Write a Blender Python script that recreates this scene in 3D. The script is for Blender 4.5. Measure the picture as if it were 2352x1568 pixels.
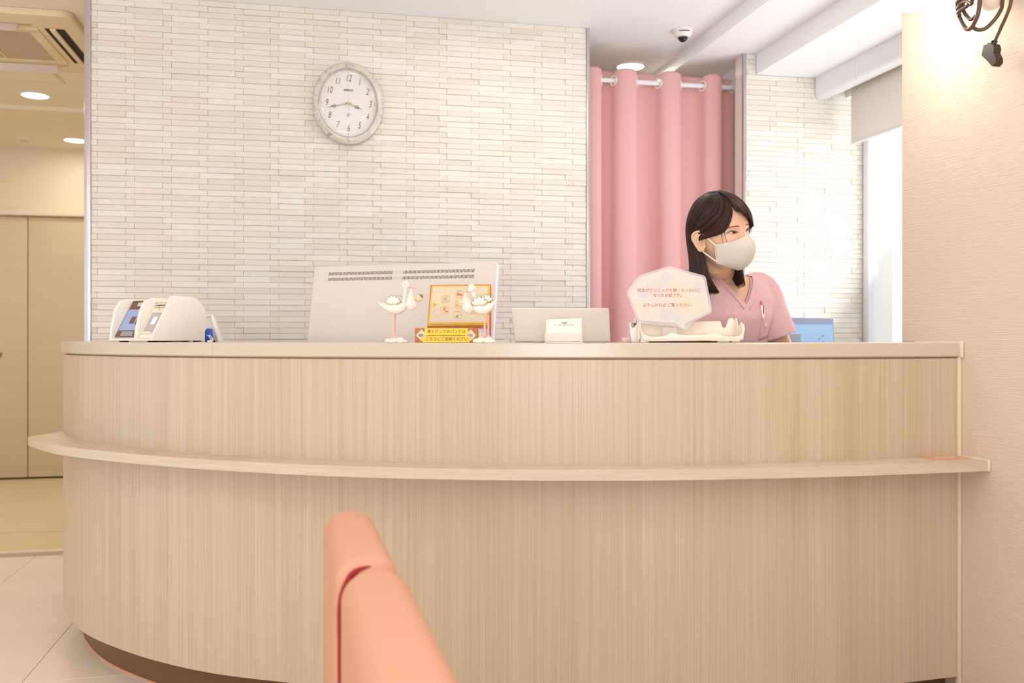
import bpy, bmesh, math, random
from math import sin, cos, pi, radians, exp, sqrt
from mathutils import Vector, Matrix
from mathutils.bvhtree import BVHTree

random.seed(7)
SC = bpy.context.scene
COL = SC.collection
for _o in list(bpy.data.objects):
    bpy.data.objects.remove(_o, do_unlink=True)

# ------------------------------------------------------------------ camera, world, lights
TH = radians(12.02)            # the camera looks this far to the right of the brick wall's normal
CT, ST = cos(TH), sin(TH)
F = 2120.0                     # focal length in pixels of the 2352 wide frame
HZ = 775.0                     # horizon row
ZC = 1.077                     # eye height
cam_d = bpy.data.cameras.new('camera')
cam_d.sensor_width = 36.0
cam_d.lens = 36.0 * F / 2352.0
cam_d.shift_y = (HZ - 784.0) / 2352.0
cam_d.dof.use_dof = True
cam_d.dof.focus_distance = 2.85
cam_d.dof.aperture_fstop = 3.4
cam_d.clip_start = 0.05
cam = bpy.data.objects.new('camera', cam_d)
COL.objects.link(cam)
cam.location = (0, 0, ZC)
cam.rotation_euler = (pi / 2, 0, -TH)
SC.camera = cam

W = bpy.data.worlds.new('world'); SC.world = W
W.use_nodes = True
WN = W.node_tree.nodes
WN['Background'].inputs[0].default_value = (0.93, 0.97, 1.0, 1)
WN['Background'].inputs[1].default_value = 1.36

def area_light(name, loc, size, power, color, rot=(0, 0, 0), size_y=None, disk=False, spread=None):
    l = bpy.data.lights.new(name, 'AREA')
    l.energy = power; l.color = color; l.size = size
    if disk: l.shape = 'DISK'
    elif size_y:
        l.shape = 'RECTANGLE'; l.size_y = size_y
    if spread: l.spread = spread
    o = bpy.data.objects.new(name, l); COL.objects.link(o)
    o.location = loc; o.rotation_euler = rot
    return o

# daylight through the office window (right), warm lamps and an added fill in the corridor (left), waiting room lamps overhead
area_light('window_daylight', (2.85, 3.35, 1.45), 1.7, 23, (0.93, 0.97, 1.0), (0, radians(90 + 38), 0), size_y=1.4)
area_light('office_ceiling_lamp', (0.9, 3.45, 2.54), 0.5, 5, (1.0, 0.98, 0.95), size_y=0.5)
area_light('waiting_ceiling_lamp', (-1.4, 1.2, 2.54), 0.5, 8, (1.0, 0.94, 0.87), size_y=0.5)
area_light('waiting_ceiling_lamp', (1.0, 0.9, 2.54), 0.4, 4.5, (1.0, 0.95, 0.89), size_y=0.4)
# added fill light behind the camera, aimed up to brighten the ceiling
area_light('ceiling_fill_light', (-0.3, -1.1, 1.0), 1.2, 84, (0.90, 0.95, 1.0), (radians(180 - 14), 0, 0), size_y=1.0)
area_light('corridor_lamp_and_fill', (-1.678, 6.13, 2.53), 0.15, 9, (1.0, 0.93, 0.82), disk=True)
area_light('corridor_lamp_and_fill', (-1.735, 7.30, 2.51), 0.15, 2.5, (1.0, 0.93, 0.82), disk=True)
area_light('corridor_lamp_and_fill', (-3.0, 5.6, 2.53), 0.3, 13, (1.0, 0.93, 0.82), disk=True)  # unseen fill added to brighten the corridor, no fitting here
area_light('back_room_lamp', (1.684, 4.80, 2.535), 0.14, 5, (1.0, 0.90, 0.76), disk=True)

SC.view_settings.view_transform = 'Standard'
SC.view_settings.look = 'None'
SC.view_settings.exposure = 0.0
SC.view_settings.gamma = 1.0
SC.view_settings.use_curve_mapping = False
SC.cycles.use_denoising = True
SC.cycles.max_bounces = 8

# ------------------------------------------------------------------ geometry helpers
def c2w(X, Y):
    """camera-aligned ground coordinates (right, ahead) to room coordinates"""
    return (X * CT + Y * ST, -X * ST + Y * CT)

def at(px, py, Y):
    x, y = c2w((px - 1176.0) * Y / F, Y)
    return Vector((x, y, ZC + (HZ - py) * Y / F))

def camp(px, py, Y):
    return Vector(((px - 1176.0) * Y / F, Y, ZC + (HZ - py) * Y / F))

def on_plane_y(px, y):
    t = (px - 1176.0) / F
    return y * (t * CT + ST) / (-t * ST + CT)

class MB:
    def __init__(s): s.v = []; s.f = []
    def add(s, vs, fs):
        n = len(s.v); s.v += [tuple(p) for p in vs]; s.f += [tuple(i + n for i in f) for f in fs]; return s
    def box(s, a, b):
        (x0, y0, z0), (x1, y1, z1) = a, b
        return s.add([(x0,y0,z0),(x1,y0,z0),(x1,y1,z0),(x0,y1,z0),(x0,y0,z1),(x1,y0,z1),(x1,y1,z1),(x0,y1,z1)],
                     [(0,3,2,1),(4,5,6,7),(0,1,5,4),(1,2,6,5),(2,3,7,6),(3,0,4,7)])
    def rbox(s, a, b, r=0.003, seg=2, M=None):
        bm = bmesh.new()
        bmesh.ops.create_cube(bm, size=1)
        c = [(a[i] + b[i]) / 2 for i in range(3)]; d = [abs(b[i] - a[i]) for i in range(3)]
        for v in bm.verts: v.co = Vector((c[0] + v.co.x * d[0], c[1] + v.co.y * d[1], c[2] + v.co.z * d[2]))
        r = min(r, min(d) * 0.49)
        bmesh.ops.bevel(bm, geom=bm.edges[:], offset=r, segments=seg, affect='EDGES', profile=0.5)
        if M: bm.transform(M)
        return s.frombm(bm)
    def frombm(s, bm):
        bm.verts.ensure_lookup_table(); bm.verts.index_update()
        s.add([v.co[:] for v in bm.verts], [[v.index for v in f.verts] for f in bm.faces]); bm.free(); return s
    def prism(s, poly, lo, hi, axis='z'):
        """extrude a 2D outline (counter-clockwise) between lo and hi along an axis"""
        n = len(poly)
        def mk(p, h):
            if axis == 'z': return (p[0], p[1], h)
            if axis == 'y': return (p[0], h, p[1])
            return (h, p[0], p[1])
        vs = [mk(p, lo) for p in poly] + [mk(p, hi) for p in poly]
        fs = [tuple(range(n - 1, -1, -1)), tuple(range(n, 2 * n))]
        fs += [(i, (i + 1) % n, n + (i + 1) % n, n + i) for i in range(n)]
        return s.add(vs, fs)
    def rprism(s, poly, lo, hi, axis='z', r=0.002, seg=2):
        bm = bmesh.new(); t = MB(); t.prism(poly, lo, hi, axis)
        vs = [bm.verts.new(p) for p in t.v]
        for f in t.f: bm.faces.new([vs[i] for i in f])
        bmesh.ops.recalc_face_normals(bm, faces=bm.faces[:])
        ed = [e for e in bm.edges if e.calc_face_angle(0) > 0.35]
        bmesh.ops.bevel(bm, geom=ed, offset=r, segments=seg, affect='EDGES', profile=0.5)
        return s.frombm(bm)
    def tube(s, pts, rad, seg=12, cap=True, squash=None, up=None):
        pts = [Vector(p) for p in pts]; n = len(pts)
        if not isinstance(rad, (list, tuple)): rad = [rad] * n
        t0 = (pts[1] - pts[0]).normalized()
        ref = Vector(up) if up else (Vector((0, 0, 1)) if abs(t0.z) < 0.9 else Vector((0, 1, 0)))
        rings = []; prev = None
        for i, p in enumerate(pts):
            a = pts[max(0, i - 1)]; b = pts[min(n - 1, i + 1)]
            t = (b - a)
            t = t.normalized() if t.length > 1e-9 else t0
            if prev is None:
                nx = (ref - t * ref.dot(t)).normalized()
            else:
                nx = (prev - t * prev.dot(t))
                nx = nx.normalized() if nx.length > 1e-6 else prev
            prev = nx
            ny = t.cross(nx)
            r = rad[i]
            ra, rb = (r, r) if not isinstance(r, (tuple, list)) else r
            rings.append([p + nx * (ra * cos(2 * pi * k / seg)) + ny * (rb * sin(2 * pi * k / seg)) for k in range(seg)])
        base = [q for ring in rings for q in ring]
        fs = [(i * seg + k, i * seg + (k + 1) % seg, (i + 1) * seg + (k + 1) % seg, (i + 1) * seg + k) for i in range(n - 1) for k in range(seg)]
        if cap:
            fs.append(tuple(range(seg - 1, -1, -1))); fs.append(tuple((n - 1) * seg + k for k in range(seg)))
        return s.add(base, fs)
    def ell(s, c, r, seg=20, rings=14, M=None):
        vs = []; fs = []
        for i in range(rings + 1):
            a = pi * i / rings
            for k in range(seg):
                b = 2 * pi * k / seg
                p = Vector((r[0] * sin(a) * cos(b), r[1] * sin(a) * sin(b), r[2] * cos(a)))
                if M: p = M @ p
                vs.append(p + Vector(c))
        for i in range(rings):
            for k in range(seg):
                fs.append((i * seg + k, (i + 1) * seg + k, (i + 1) * seg + (k + 1) % seg, i * seg + (k + 1) % seg))
        return s.add(vs, fs)
    def lathe(s, prof, c=(0, 0, 0), seg=32, axis='z', sx=1, sy=1):
        """prof: (radius, height) list"""
        n = len(prof); vs = []
        for r, h in prof:
            for k in range(seg):
                a = 2 * pi * k / seg
                u, v = r * sx * cos(a), r * sy * sin(a)
                if axis == 'z': q = (c[0] + u, c[1] + v, c[2] + h)
                elif axis == 'y': q = (c[0] + u, c[1] + h, c[2] + v)
                else: q = (c[0] + h, c[1] + u, c[2] + v)
                vs.append(q)
        fs = [(i * seg + k, i * seg + (k + 1) % seg, (i + 1) * seg + (k + 1) % seg, (i + 1) * seg + k) for i in range(n - 1) for k in range(seg)]
        fs.append(tuple(range(seg - 1, -1, -1))); fs.append(tuple((n - 1) * seg + k for k in range(seg)))
        return s.add(vs, fs)
    def torus(s, c, R, r, M=None, seg=28, sub=10, sx=1.0, sz=1.0):
        vs = []; fs = []
        for i in range(seg):
            a = 2 * pi * i / seg
            for j in range(sub):
                b = 2 * pi * j / sub
                p = Vector(((R + r * cos(b)) * cos(a) * sx, r * sin(b), (R + r * cos(b)) * sin(a) * sz))
                if M: p = M @ p
                vs.append(p + Vector(c))
        for i in range(seg):
            for j in range(sub):
                fs.append((i * sub + j, ((i + 1) % seg) * sub + j, ((i + 1) % seg) * sub + (j + 1) % sub, i * sub + (j + 1) % sub))
        return s.add(vs, fs)
    def grid(s, rows, thick=None):
        """rows: list of equal length point lists"""
        m = len(rows[0]); vs = [p for r in rows for p in r]
        fs = [(i * m + j, i * m + j + 1, (i + 1) * m + j + 1, (i + 1) * m + j) for i in range(len(rows) - 1) for j in range(m - 1)]
        return s.add(vs, fs)
    def mesh(s, name):
        me = bpy.data.meshes.new(name); me.from_pydata(s.v, [], s.f); me.update()
        bm = bmesh.new(); bm.from_mesh(me)
        bmesh.ops.recalc_face_normals(bm, faces=bm.faces[:]); bm.to_mesh(me); bm.free()
        return me
    def build(s, name, mat, parent=None, smooth=True, angle=35, loc=None, rot=None):
        me = s.mesh(name)
        return link(name, me, mat, parent, smooth, angle, loc, rot)

def link(name, me, mat, parent=None, smooth=True, angle=35, loc=None, rot=None):
    if mat:
        me.materials.clear(); me.materials.append(mat)
    if smooth:
        me.polygons.foreach_set('use_smooth', [True] * len(me.polygons))
        me.set_sharp_from_angle(angle=radians(angle))
    o = bpy.data.objects.new(name, me); COL.objects.link(o)
    if parent: o.parent = parent
    if loc is not None: o.location = loc
    if rot is not None: o.rotation_euler = rot
    return o

def tag(o, label, cat, group=None, kind=None):
    o['label'] = label; o['category'] = cat
    if group: o['group'] = group
    if kind: o['kind'] = kind
    return o

def thing(name, label, cat, loc=(0, 0, 0), rotz=0.0, group=None):
    o = bpy.data.objects.new(name, None); COL.objects.link(o)
    o.empty_display_size = 0.05
    o.location = loc; o.rotation_euler = (0, 0, rotz)
    return tag(o, label, cat, group)

def struct(o, label=None):
    o['kind'] = 'structure'
    if label: o['label'] = label
    return o

def solid(o, t, offset=-1):
    m = o.modifiers.new('solidify', 'SOLIDIFY'); m.thickness = t; m.offset = offset
    return o

def text(body, size, mat, parent, loc, rot=(pi / 2, 0, 0), name='lettering', align='CENTER', sx=1.0, bold=0.0, shear=0.0, extrude=0.0002):
    cu = bpy.data.curves.new('t', 'FONT'); cu.body = body; cu.size = size
    cu.align_x = align; cu.align_y = 'CENTER'; cu.extrude = extrude; cu.offset = bold; cu.shear = shear
    cu.resolution_u = 3
    t = bpy.data.objects.new('t', cu); COL.objects.link(t)
    dg = bpy.context.evaluated_depsgraph_get(); dg.update()
    me = bpy.data.meshes.new_from_object(t.evaluated_get(dg))
    bpy.data.objects.remove(t, do_unlink=True)
    o = link(name, me, mat, parent, False)
    o.location = loc; o.rotation_euler = rot; o.scale = (sx, 1, 1)
    return o

# ------------------------------------------------------------------ materials
def lin(c):
    r = []
    for x in c:
        x /= 255.0
        r.append(x / 12.92 if x <= 0.04045 else ((x + 0.055) / 1.055) ** 2.4)
    return (r[0], r[1], r[2], 1.0)

def mat(name, rgb, rough=0.5, metal=0.0, spec=0.5, emit=None, estr=0.0, trans=0.0, sheen=0.0, sss=0.0, coat=0.0,
        noise=None, bump=None):
    """noise: (scale vector, amount, detail); bump: (scale vector, strength, distance)"""
    m = bpy.data.materials.new(name); m.use_nodes = True
    nt = m.node_tree; b = nt.nodes['Principled BSDF']
    b.inputs['Base Color'].default_value = lin(rgb)
    b.inputs['Roughness'].default_value = rough
    b.inputs['Metallic'].default_value = metal
    b.inputs['Specular IOR Level'].default_value = spec
    if emit: b.inputs['Emission Color'].default_value = lin(emit); b.inputs['Emission Strength'].default_value = estr
    if trans: b.inputs['Transmission Weight'].default_value = trans
    if sheen: b.inputs['Sheen Weight'].default_value = sheen
    if coat: b.inputs['Coat Weight'].default_value = coat
    if sss:
        b.inputs['Subsurface Weight'].default_value = sss
        b.inputs['Subsurface Radius'].default_value = (0.012, 0.005, 0.003)
        b.inputs['Subsurface Scale'].default_value = 1.0
    def nz(scale, detail):
        tc = nt.nodes.new('ShaderNodeTexCoord'); mp = nt.nodes.new('ShaderNodeMapping')
        mp.inputs['Scale'].default_value = scale
        n = nt.nodes.new('ShaderNodeTexNoise'); n.inputs['Scale'].default_value = 1.0; n.inputs['Detail'].default_value = detail
        nt.links.new(tc.outputs['Object'], mp.inputs[0]); nt.links.new(mp.outputs[0], n.inputs['Vector'])
        return n
    if noise:
        n = nz(noise[0], noise[2] if len(noise) > 2 else 3)
        r = nt.nodes.new('ShaderNodeMapRange'); r.inputs[1].default_value = 0.3; r.inputs[2].default_value = 0.7
        r.inputs[3].default_value = 1 - noise[1]; r.inputs[4].default_value = 1 + noise[1] * 0.6
        mx = nt.nodes.new('ShaderNodeMix'); mx.data_type = 'RGBA'; mx.blend_type = 'MULTIPLY'; mx.inputs[0].default_value = 1
        mx.inputs[6].default_value = lin(rgb)
        nt.links.new(n.outputs['Fac'], r.inputs[0]); nt.links.new(r.outputs[0], mx.inputs[7]); nt.links.new(mx.outputs[2], b.inputs['Base Color'])
    if bump:
        n = nz(bump[0], 3); bp = nt.nodes.new('ShaderNodeBump'); bp.inputs['Strength'].default_value = bump[1]; bp.inputs['Distance'].default_value = bump[2]
        nt.links.new(n.outputs['Fac'], bp.inputs['Height']); nt.links.new(bp.outputs[0], b.inputs['Normal'])
    return m

def wood(name, a, b_, scale, rough=0.4):
    m = bpy.data.materials.new(name); m.use_nodes = True; nt = m.node_tree; b = nt.nodes['Principled BSDF']
    b.inputs['Roughness'].default_value = rough
    tc = nt.nodes.new('ShaderNodeTexCoord')
    last = None
    for i, (k, amt) in enumerate(((1.0, 0.42), (0.16, 0.26), (3.3, 0.46))):
        mp = nt.nodes.new('ShaderNodeMapping'); mp.inputs['Scale'].default_value = [q * k for q in scale]
        mp.inputs['Location'].default_value = (3.1 * i, 1.7 * i, 0.6 * i)
        n = nt.nodes.new('ShaderNodeTexNoise'); n.inputs['Scale'].default_value = 1; n.inputs['Detail'].default_value = 4
        n.inputs['Distortion'].default_value = 0.15
        nt.links.new(tc.outputs['Object'], mp.inputs[0]); nt.links.new(mp.outputs[0], n.inputs['Vector'])
        mt = nt.nodes.new('ShaderNodeMath'); mt.operation = 'MULTIPLY'; mt.inputs[1].default_value = amt
        nt.links.new(n.outputs['Fac'], mt.inputs[0])
        if last is None: last = mt
        else:
            ad = nt.nodes.new('ShaderNodeMath'); ad.operation = 'ADD'
            nt.links.new(last.outputs[0], ad.inputs[0]); nt.links.new(mt.outputs[0], ad.inputs[1]); last = ad
    cr = nt.nodes.new('ShaderNodeValToRGB')
    cr.color_ramp.elements[0].position = 0.44; cr.color_ramp.elements[0].color = lin(b_)
    cr.color_ramp.elements[1].position = 0.68; cr.color_ramp.elements[1].color = lin(a)
    nt.links.new(last.outputs[0], cr.inputs[0]); nt.links.new(cr.outputs[0], b.inputs['Base Color'])
    return m

M = {}
M['ceiling'] = mat('ceiling_paint', (245, 244, 244), 0.9, bump=((60, 60, 60), 0.05, 0.002))
M['corr_ceiling'] = mat('corridor_ceiling_paint', (242, 230, 210), 0.9)
M['corr_wall'] = mat('corridor_wallpaper', (234, 220, 198), 0.85, bump=((90, 90, 90), 0.1, 0.002))
M['door'] = mat('door_laminate', (212, 192, 164), 0.45, noise=((1, 1, 18), 0.03))
M['door_edge'] = mat('door_rail_metal', (190, 160, 130), 0.4)
M['dark'] = mat('dark_recess', (28, 18, 14), 0.7)
M['handle'] = mat('handle_brown', (178, 104, 78), 0.4)
M['peach'] = mat('peach_wallpaper', (228, 206, 186), 0.85, noise=((30, 6, 260), 0.02), bump=((30, 14, 330), 0.55, 0.003))
M['white_wall'] = mat('office_wallpaper', (240, 238, 234), 0.85)
M['plaster'] = mat('reveal_wallpaper', (232, 218, 202), 0.85)
M['alu'] = mat('aluminium_trim', (205, 202, 205), 0.28, metal=0.75)
M['grout'] = mat('tile_backing', (196, 184, 168), 0.95)
M['floor'] = mat('floor_tile_vinyl', (244, 228, 212), 0.32, noise=((1.6, 5, 1), 0.05, 5))
M['floor_joint'] = mat('floor_joint', (188, 166, 144), 0.6)
M['floor_far'] = mat('corridor_floor_vinyl', (226, 206, 170), 0.35, noise=((2, 4, 1), 0.03))
M['threshold'] = mat('threshold_strip', (240, 228, 210), 0.3)
M['wood'] = wood('counter_laminate', (210, 190, 164), (194, 171, 142), (105, 105, 0.8), 0.38)
M['wood_h'] = wood('shelf_laminate', (217, 201, 176), (205, 186, 158), (5, 5, 110), 0.36)
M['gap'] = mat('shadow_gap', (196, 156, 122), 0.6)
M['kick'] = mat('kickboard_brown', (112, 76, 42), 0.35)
M['kick_edge'] = mat('kickboard_copper_trim', (216, 150, 110), 0.35)
M['caulk'] = mat('caulk', (234, 214, 184), 0.5)
M['steel'] = mat('white_steel', (236, 236, 238), 0.3)
M['ring'] = mat('eyelet_ivory', (240, 228, 205), 0.35)
M['curtain'] = mat('curtain_pink', (226, 172, 168), 0.8, sheen=0.2, bump=((700, 700, 700), 0.06, 0.0005))
M['plastic'] = mat('white_plastic', (244, 238, 228), 0.35)
M['plastic_w'] = mat('ivory_plastic', (246, 232, 212), 0.35)
M['plastic_g'] = mat('grey_plastic', (214, 206, 198), 0.4)
M['black'] = mat('black_plastic', (22, 18, 18), 0.35)
M['rubber'] = mat('rubber_foot', (40, 28, 22), 0.6)
M['monitor'] = mat('monitor_shell', (228, 217, 208), 0.42)
M['monitor_edge'] = mat('monitor_edge', (240, 243, 250), 0.3)
M['tablet'] = mat('tablet_shell', (216, 204, 189), 0.38)
M['chrome'] = mat('chrome', (190, 186, 184), 0.2, metal=0.9)
M['skin'] = mat('skin', (228, 184, 154), 0.5, sss=0.12)
M['ear'] = mat('ear_inner', (214, 156, 130), 0.55)
M['hair'] = mat('hair_brown', (36, 16, 9), 0.42, spec=0.35, noise=((60, 60, 8), 0.3))
M['hair_in'] = mat('hair_shade', (22, 10, 7), 0.45)  # shade within the hair put into a darker base colour
M['brow'] = mat('brow_brown', (146, 92, 64), 0.8)
M['lash'] = mat('eyelash', (34, 20, 16), 0.6)
M['eye_white'] = mat('eye_white', (236, 224, 216), 0.2)
M['iris'] = mat('iris_brown', (44, 24, 16), 0.45, spec=0.2)
M['mask'] = mat('mask_cloth', (212, 204, 192), 0.75, bump=((900, 900, 900), 0.1, 0.0004))
M['strap'] = mat('mask_strap', (238, 226, 208), 0.7)
M['scrub'] = mat('scrub_pink', (218, 178, 182), 0.8, noise=((7, 7, 5), 0.05), bump=((9, 9, 6), 0.35, 0.012))
M['scrub_seam'] = mat('scrub_seam', (196, 150, 154), 0.8)
M['scrub_band'] = mat('scrub_band', (222, 182, 186), 0.8)
M['trousers'] = mat('trousers_white', (224, 214, 212), 0.8)
M['sofa'] = mat('salmon_vinyl', (214, 155, 126), 0.5)
M['piping'] = mat('red_piping', (150, 14, 6), 0.6)
M['cord'] = mat('cord_brown', (96, 68, 48), 0.35)
M['plug'] = mat('plug_dark', (60, 40, 28), 0.45)
M['lamp_glass'] = mat('lamp_globe', (255, 250, 240), 0.3, emit=(255, 246, 232), estr=9.0)
M['light'] = mat('lamp_diffuser', (255, 252, 246), 0.4, emit=(255, 248, 236), estr=7.0)
M['ink'] = mat('ink_dark', (84, 74, 72), 0.7)
M['ink_or'] = mat('ink_orange', (206, 132, 92), 0.7)
M['ink_br'] = mat('ink_brown', (150, 84, 38), 0.7)
M['yellow'] = mat('yellow_tape', (236, 205, 62), 0.5)
M['gold'] = mat('gold_card', (232, 178, 66), 0.45)
M['orange_b'] = mat('orange_box', (196, 116, 60), 0.6, noise=((400, 400, 400), 0.35))
M['board'] = mat('board_print', (226, 210, 180), 0.6, noise=((420, 420, 420), 0.10))
M['blue'] = mat('blue_plastic', (22, 62, 160), 0.35)
M['paper'] = mat('white_card', (250, 240, 226), 0.6)
M['ceramic'] = mat('white_ceramic', (246, 236, 220), 0.22, coat=0.3)
M['pink_c'] = mat('pink_glaze', (244, 188, 180), 0.3)
M['grey_c'] = mat('grey_glaze', (168, 162, 152), 0.35)
M['hair_c'] = mat('doll_hair', (150, 118, 80), 0.4)
M['skin_c'] = mat('doll_skin', (248, 212, 176), 0.35)
M['clock_face'] = mat('clock_dial', (238, 230, 226), 0.5)
M['silver'] = mat('silver_ring', (196, 196, 202), 0.25, metal=0.6)
M['gold_m'] = mat('gold_metal', (214, 170, 96), 0.3, metal=0.6)

def glass_mat(name, tint=(1, 1, 1, 1), refl=0.08, haze=None):
    m = bpy.data.materials.new(name); m.use_nodes = True; nt = m.node_tree; nt.nodes.remove(nt.nodes['Principled BSDF'])
    out = nt.nodes['Material Output']; tr = nt.nodes.new('ShaderNodeBsdfTransparent'); tr.inputs[0].default_value = tint
    gl = nt.nodes.new('ShaderNodeBsdfGlossy'); gl.inputs['Roughness'].default_value = 0.05
    mx = nt.nodes.new('ShaderNodeMixShader'); mx.inputs[0].default_value = refl
    nt.links.new(tr.outputs[0], mx.inputs[1]); nt.links.new(gl.outputs[0], mx.inputs[2])
    last = mx
    if haze:
        df = nt.nodes.new('ShaderNodeBsdfDiffuse'); df.inputs[0].default_value = lin(haze[0])
        m2 = nt.nodes.new('ShaderNodeMixShader'); m2.inputs[0].default_value = haze[1]
        nt.links.new(mx.outputs[0], m2.inputs[1]); nt.links.new(df.outputs[0], m2.inputs[2]); last = m2
    nt.links.new(last.outputs[0], out.inputs[0])
    return m
M['glass'] = glass_mat('window_glass')
M['lens'] = glass_mat('clock_lens', refl=0.03)
M['acrylic'] = glass_mat('clear_film', haze=((236, 222, 226), 0.42))
M['clear'] = glass_mat('clear_plastic', haze=((240, 228, 216), 0.35))

def stone_mat():
    m = bpy.data.materials.new('countertop_stone'); m.use_nodes = True; nt = m.node_tree; b = nt.nodes['Principled BSDF']
    b.inputs['Roughness'].default_value = 0.25
    tc = nt.nodes.new('ShaderNodeTexCoord'); v = nt.nodes.new('ShaderNodeTexVoronoi'); v.inputs['Scale'].default_value = 260
    nt.links.new(tc.outputs['Object'], v.inputs['Vector'])
    n2 = nt.nodes.new('ShaderNodeTexNoise'); n2.inputs['Scale'].default_value = 60
    nt.links.new(tc.outputs['Object'], n2.inputs['Vector'])
    r = nt.nodes.new('ShaderNodeMapRange'); r.inputs[1].default_value = 0.13; r.inputs[2].default_value = 0.24; r.inputs[3].default_value = 1; r.inputs[4].default_value = 0
    nt.links.new(v.outputs['Distance'], r.inputs[0])
    r2 = nt.nodes.new('ShaderNodeMapRange'); r2.inputs[1].default_value = 0.42; r2.inputs[2].default_value = 0.60
    nt.links.new(n2.outputs['Fac'], r2.inputs[0])
    mm = nt.nodes.new('ShaderNodeMath'); mm.operation = 'MULTIPLY'
    nt.links.new(r.outputs[0], mm.inputs[0]); nt.links.new(r2.outputs[0], mm.inputs[1])
    mx = nt.nodes.new('ShaderNodeMix'); mx.data_type = 'RGBA'; mx.inputs[6].default_value = lin((210, 194, 175)); mx.inputs[7].default_value = lin((176, 158, 140))
    nt.links.new(mm.outputs[0], mx.inputs[0]); nt.links.new(mx.outputs[2], b.inputs['Base Color'])
    return m
M['stone'] = stone_mat()

def tile_mat():
    """colour attribute 'tint': r = shade, g = warmth, b = combed relief on or off"""
    m = bpy.data.materials.new('wall_tile'); m.use_nodes = True; nt = m.node_tree; b = nt.nodes['Principled BSDF']
    b.inputs['Roughness'].default_value = 0.72
    at_ = nt.nodes.new('ShaderNodeAttribute'); at_.attribute_name = 'tint'
    sp = nt.nodes.new('ShaderNodeSeparateColor'); nt.links.new(at_.outputs['Color'], sp.inputs[0])
    cr = nt.nodes.new('ShaderNodeValToRGB')
    cr.color_ramp.elements[0].color = lin((226, 216, 202)); cr.color_ramp.elements[1].color = lin((240, 234, 226))
    nt.links.new(sp.outputs[0], cr.inputs[0])
    mx = nt.nodes.new('ShaderNodeMix'); mx.data_type = 'RGBA'; mx.inputs[7].default_value = lin((236, 222, 208))
    ml = nt.nodes.new('ShaderNodeMath'); ml.operation = 'MULTIPLY'; ml.inputs[1].default_value = 0.6
    nt.links.new(sp.outputs[1], ml.inputs[0]); nt.links.new(ml.outputs[0], mx.inputs[0]); nt.links.new(cr.outputs[0], mx.inputs[6])
    nt.links.new(mx.outputs[2], b.inputs['Base Color'])
    tc = nt.nodes.new('ShaderNodeTexCoord')
    mp = nt.nodes.new('ShaderNodeMapping'); mp.inputs['Scale'].default_value = (330, 1, 24); m0 = nt.nodes.new('ShaderNodeMapping'); m0.inputs['Rotation'].default_value = (0, radians(24), 0)
    n1 = nt.nodes.new('ShaderNodeTexNoise'); n1.inputs['Scale'].default_value = 1; n1.inputs['Detail'].default_value = 1
    nt.links.new(tc.outputs['Object'], m0.inputs[0]); nt.links.new(m0.outputs[0], mp.inputs[0]); nt.links.new(mp.outputs[0], n1.inputs['Vector'])
    mp2 = nt.nodes.new('ShaderNodeMapping'); mp2.inputs['Rotation'].default_value = (0, radians(35), 0); mp2.inputs['Scale'].default_value = (60, 60, 190)
    n2 = nt.nodes.new('ShaderNodeTexNoise'); n2.inputs['Scale'].default_value = 1; n2.inputs['Detail'].default_value = 4
    nt.links.new(tc.outputs['Object'], mp2.inputs[0]); nt.links.new(mp2.outputs[0], n2.inputs['Vector'])
    m3 = nt.nodes.new('ShaderNodeMath'); m3.operation = 'MULTIPLY'; nt.links.new(n1.outputs['Fac'], m3.inputs[0]); nt.links.new(sp.outputs[2], m3.inputs[1])
    m4 = nt.nodes.new('ShaderNodeMath'); m4.operation = 'MULTIPLY'; m4.inputs[1].default_value = 0.35; nt.links.new(n2.outputs['Fac'], m4.inputs[0])
    m5 = nt.nodes.new('ShaderNodeMath'); m5.operation = 'ADD'; nt.links.new(m3.outputs[0], m5.inputs[0]); nt.links.new(m4.outputs[0], m5.inputs[1])
    bp = nt.nodes.new('ShaderNodeBump'); bp.inputs['Strength'].default_value = 0.55; bp.inputs['Distance'].default_value = 0.004
    nt.links.new(m5.outputs[0], bp.inputs['Height']); nt.links.new(bp.outputs[0], b.inputs['Normal'])
    return m
M['tile'] = tile_mat()

# ------------------------------------------------------------------ the room
YW = 4.2545                       # face of the brick-tiled wall
ZCEIL = ZC + 1.483
ZLOW = 2.49
ZBEAM = 2.39
XL = on_plane_y(203, YW)          # left end of the tiled wall
XO = on_plane_y(1352, YW)         # opening, left side
XJ = on_plane_y(1709, YW)         # opening, right side
XR = 2.63                         # window line
YF = 7.70                         # far corridor wall
XP = 1.804                        # peach wall plane
YP = 2.583                        # end of the peach wall

fl = struct(MB().box((-4.2, -1.6, -0.06), (3.4, 8.0, -0.006)).build('floor', M['floor_joint'], smooth=False), 'pale beige tiled floor')
# floor tiles
tm = MB().rbox((0, 0, -0.006), (0.4485, 0.4485, 0.0), 0.0008, 1).mesh('floor_tile')
tm.materials.append(M['floor'])
x0, y0 = -0.896 - 0.45 * 4, 3.59 - 0.45 * 9
for i in range(9):
    for j in range(12):
        xa, ya = x0 + i * 0.45, y0 + j * 0.45
        if ya + 0.45 > 5.07: continue
        if xa > 2.3: continue
        o = bpy.data.objects.new('floor_tile', tm); COL.objects.link(o); o.parent = fl
        o.location = (xa, ya, 0)
MB().box((-4.2, 5.075, -0.006), (-0.3, 8.0, 0.0)).build('corridor_vinyl', M['floor_far'], fl, smooth=False)
MB().rbox((-4.2, 5.045, -0.006), (-0.3, 5.072, 0.004), 0.001, 1).build('threshold_strip', M['threshold'], fl)
MB().rbox((-4.2, 5.545, -0.001), (-0.3, 5.552, 0.001), 0.0005, 1).build('vinyl_seam', M['floor_joint'], fl)

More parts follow.
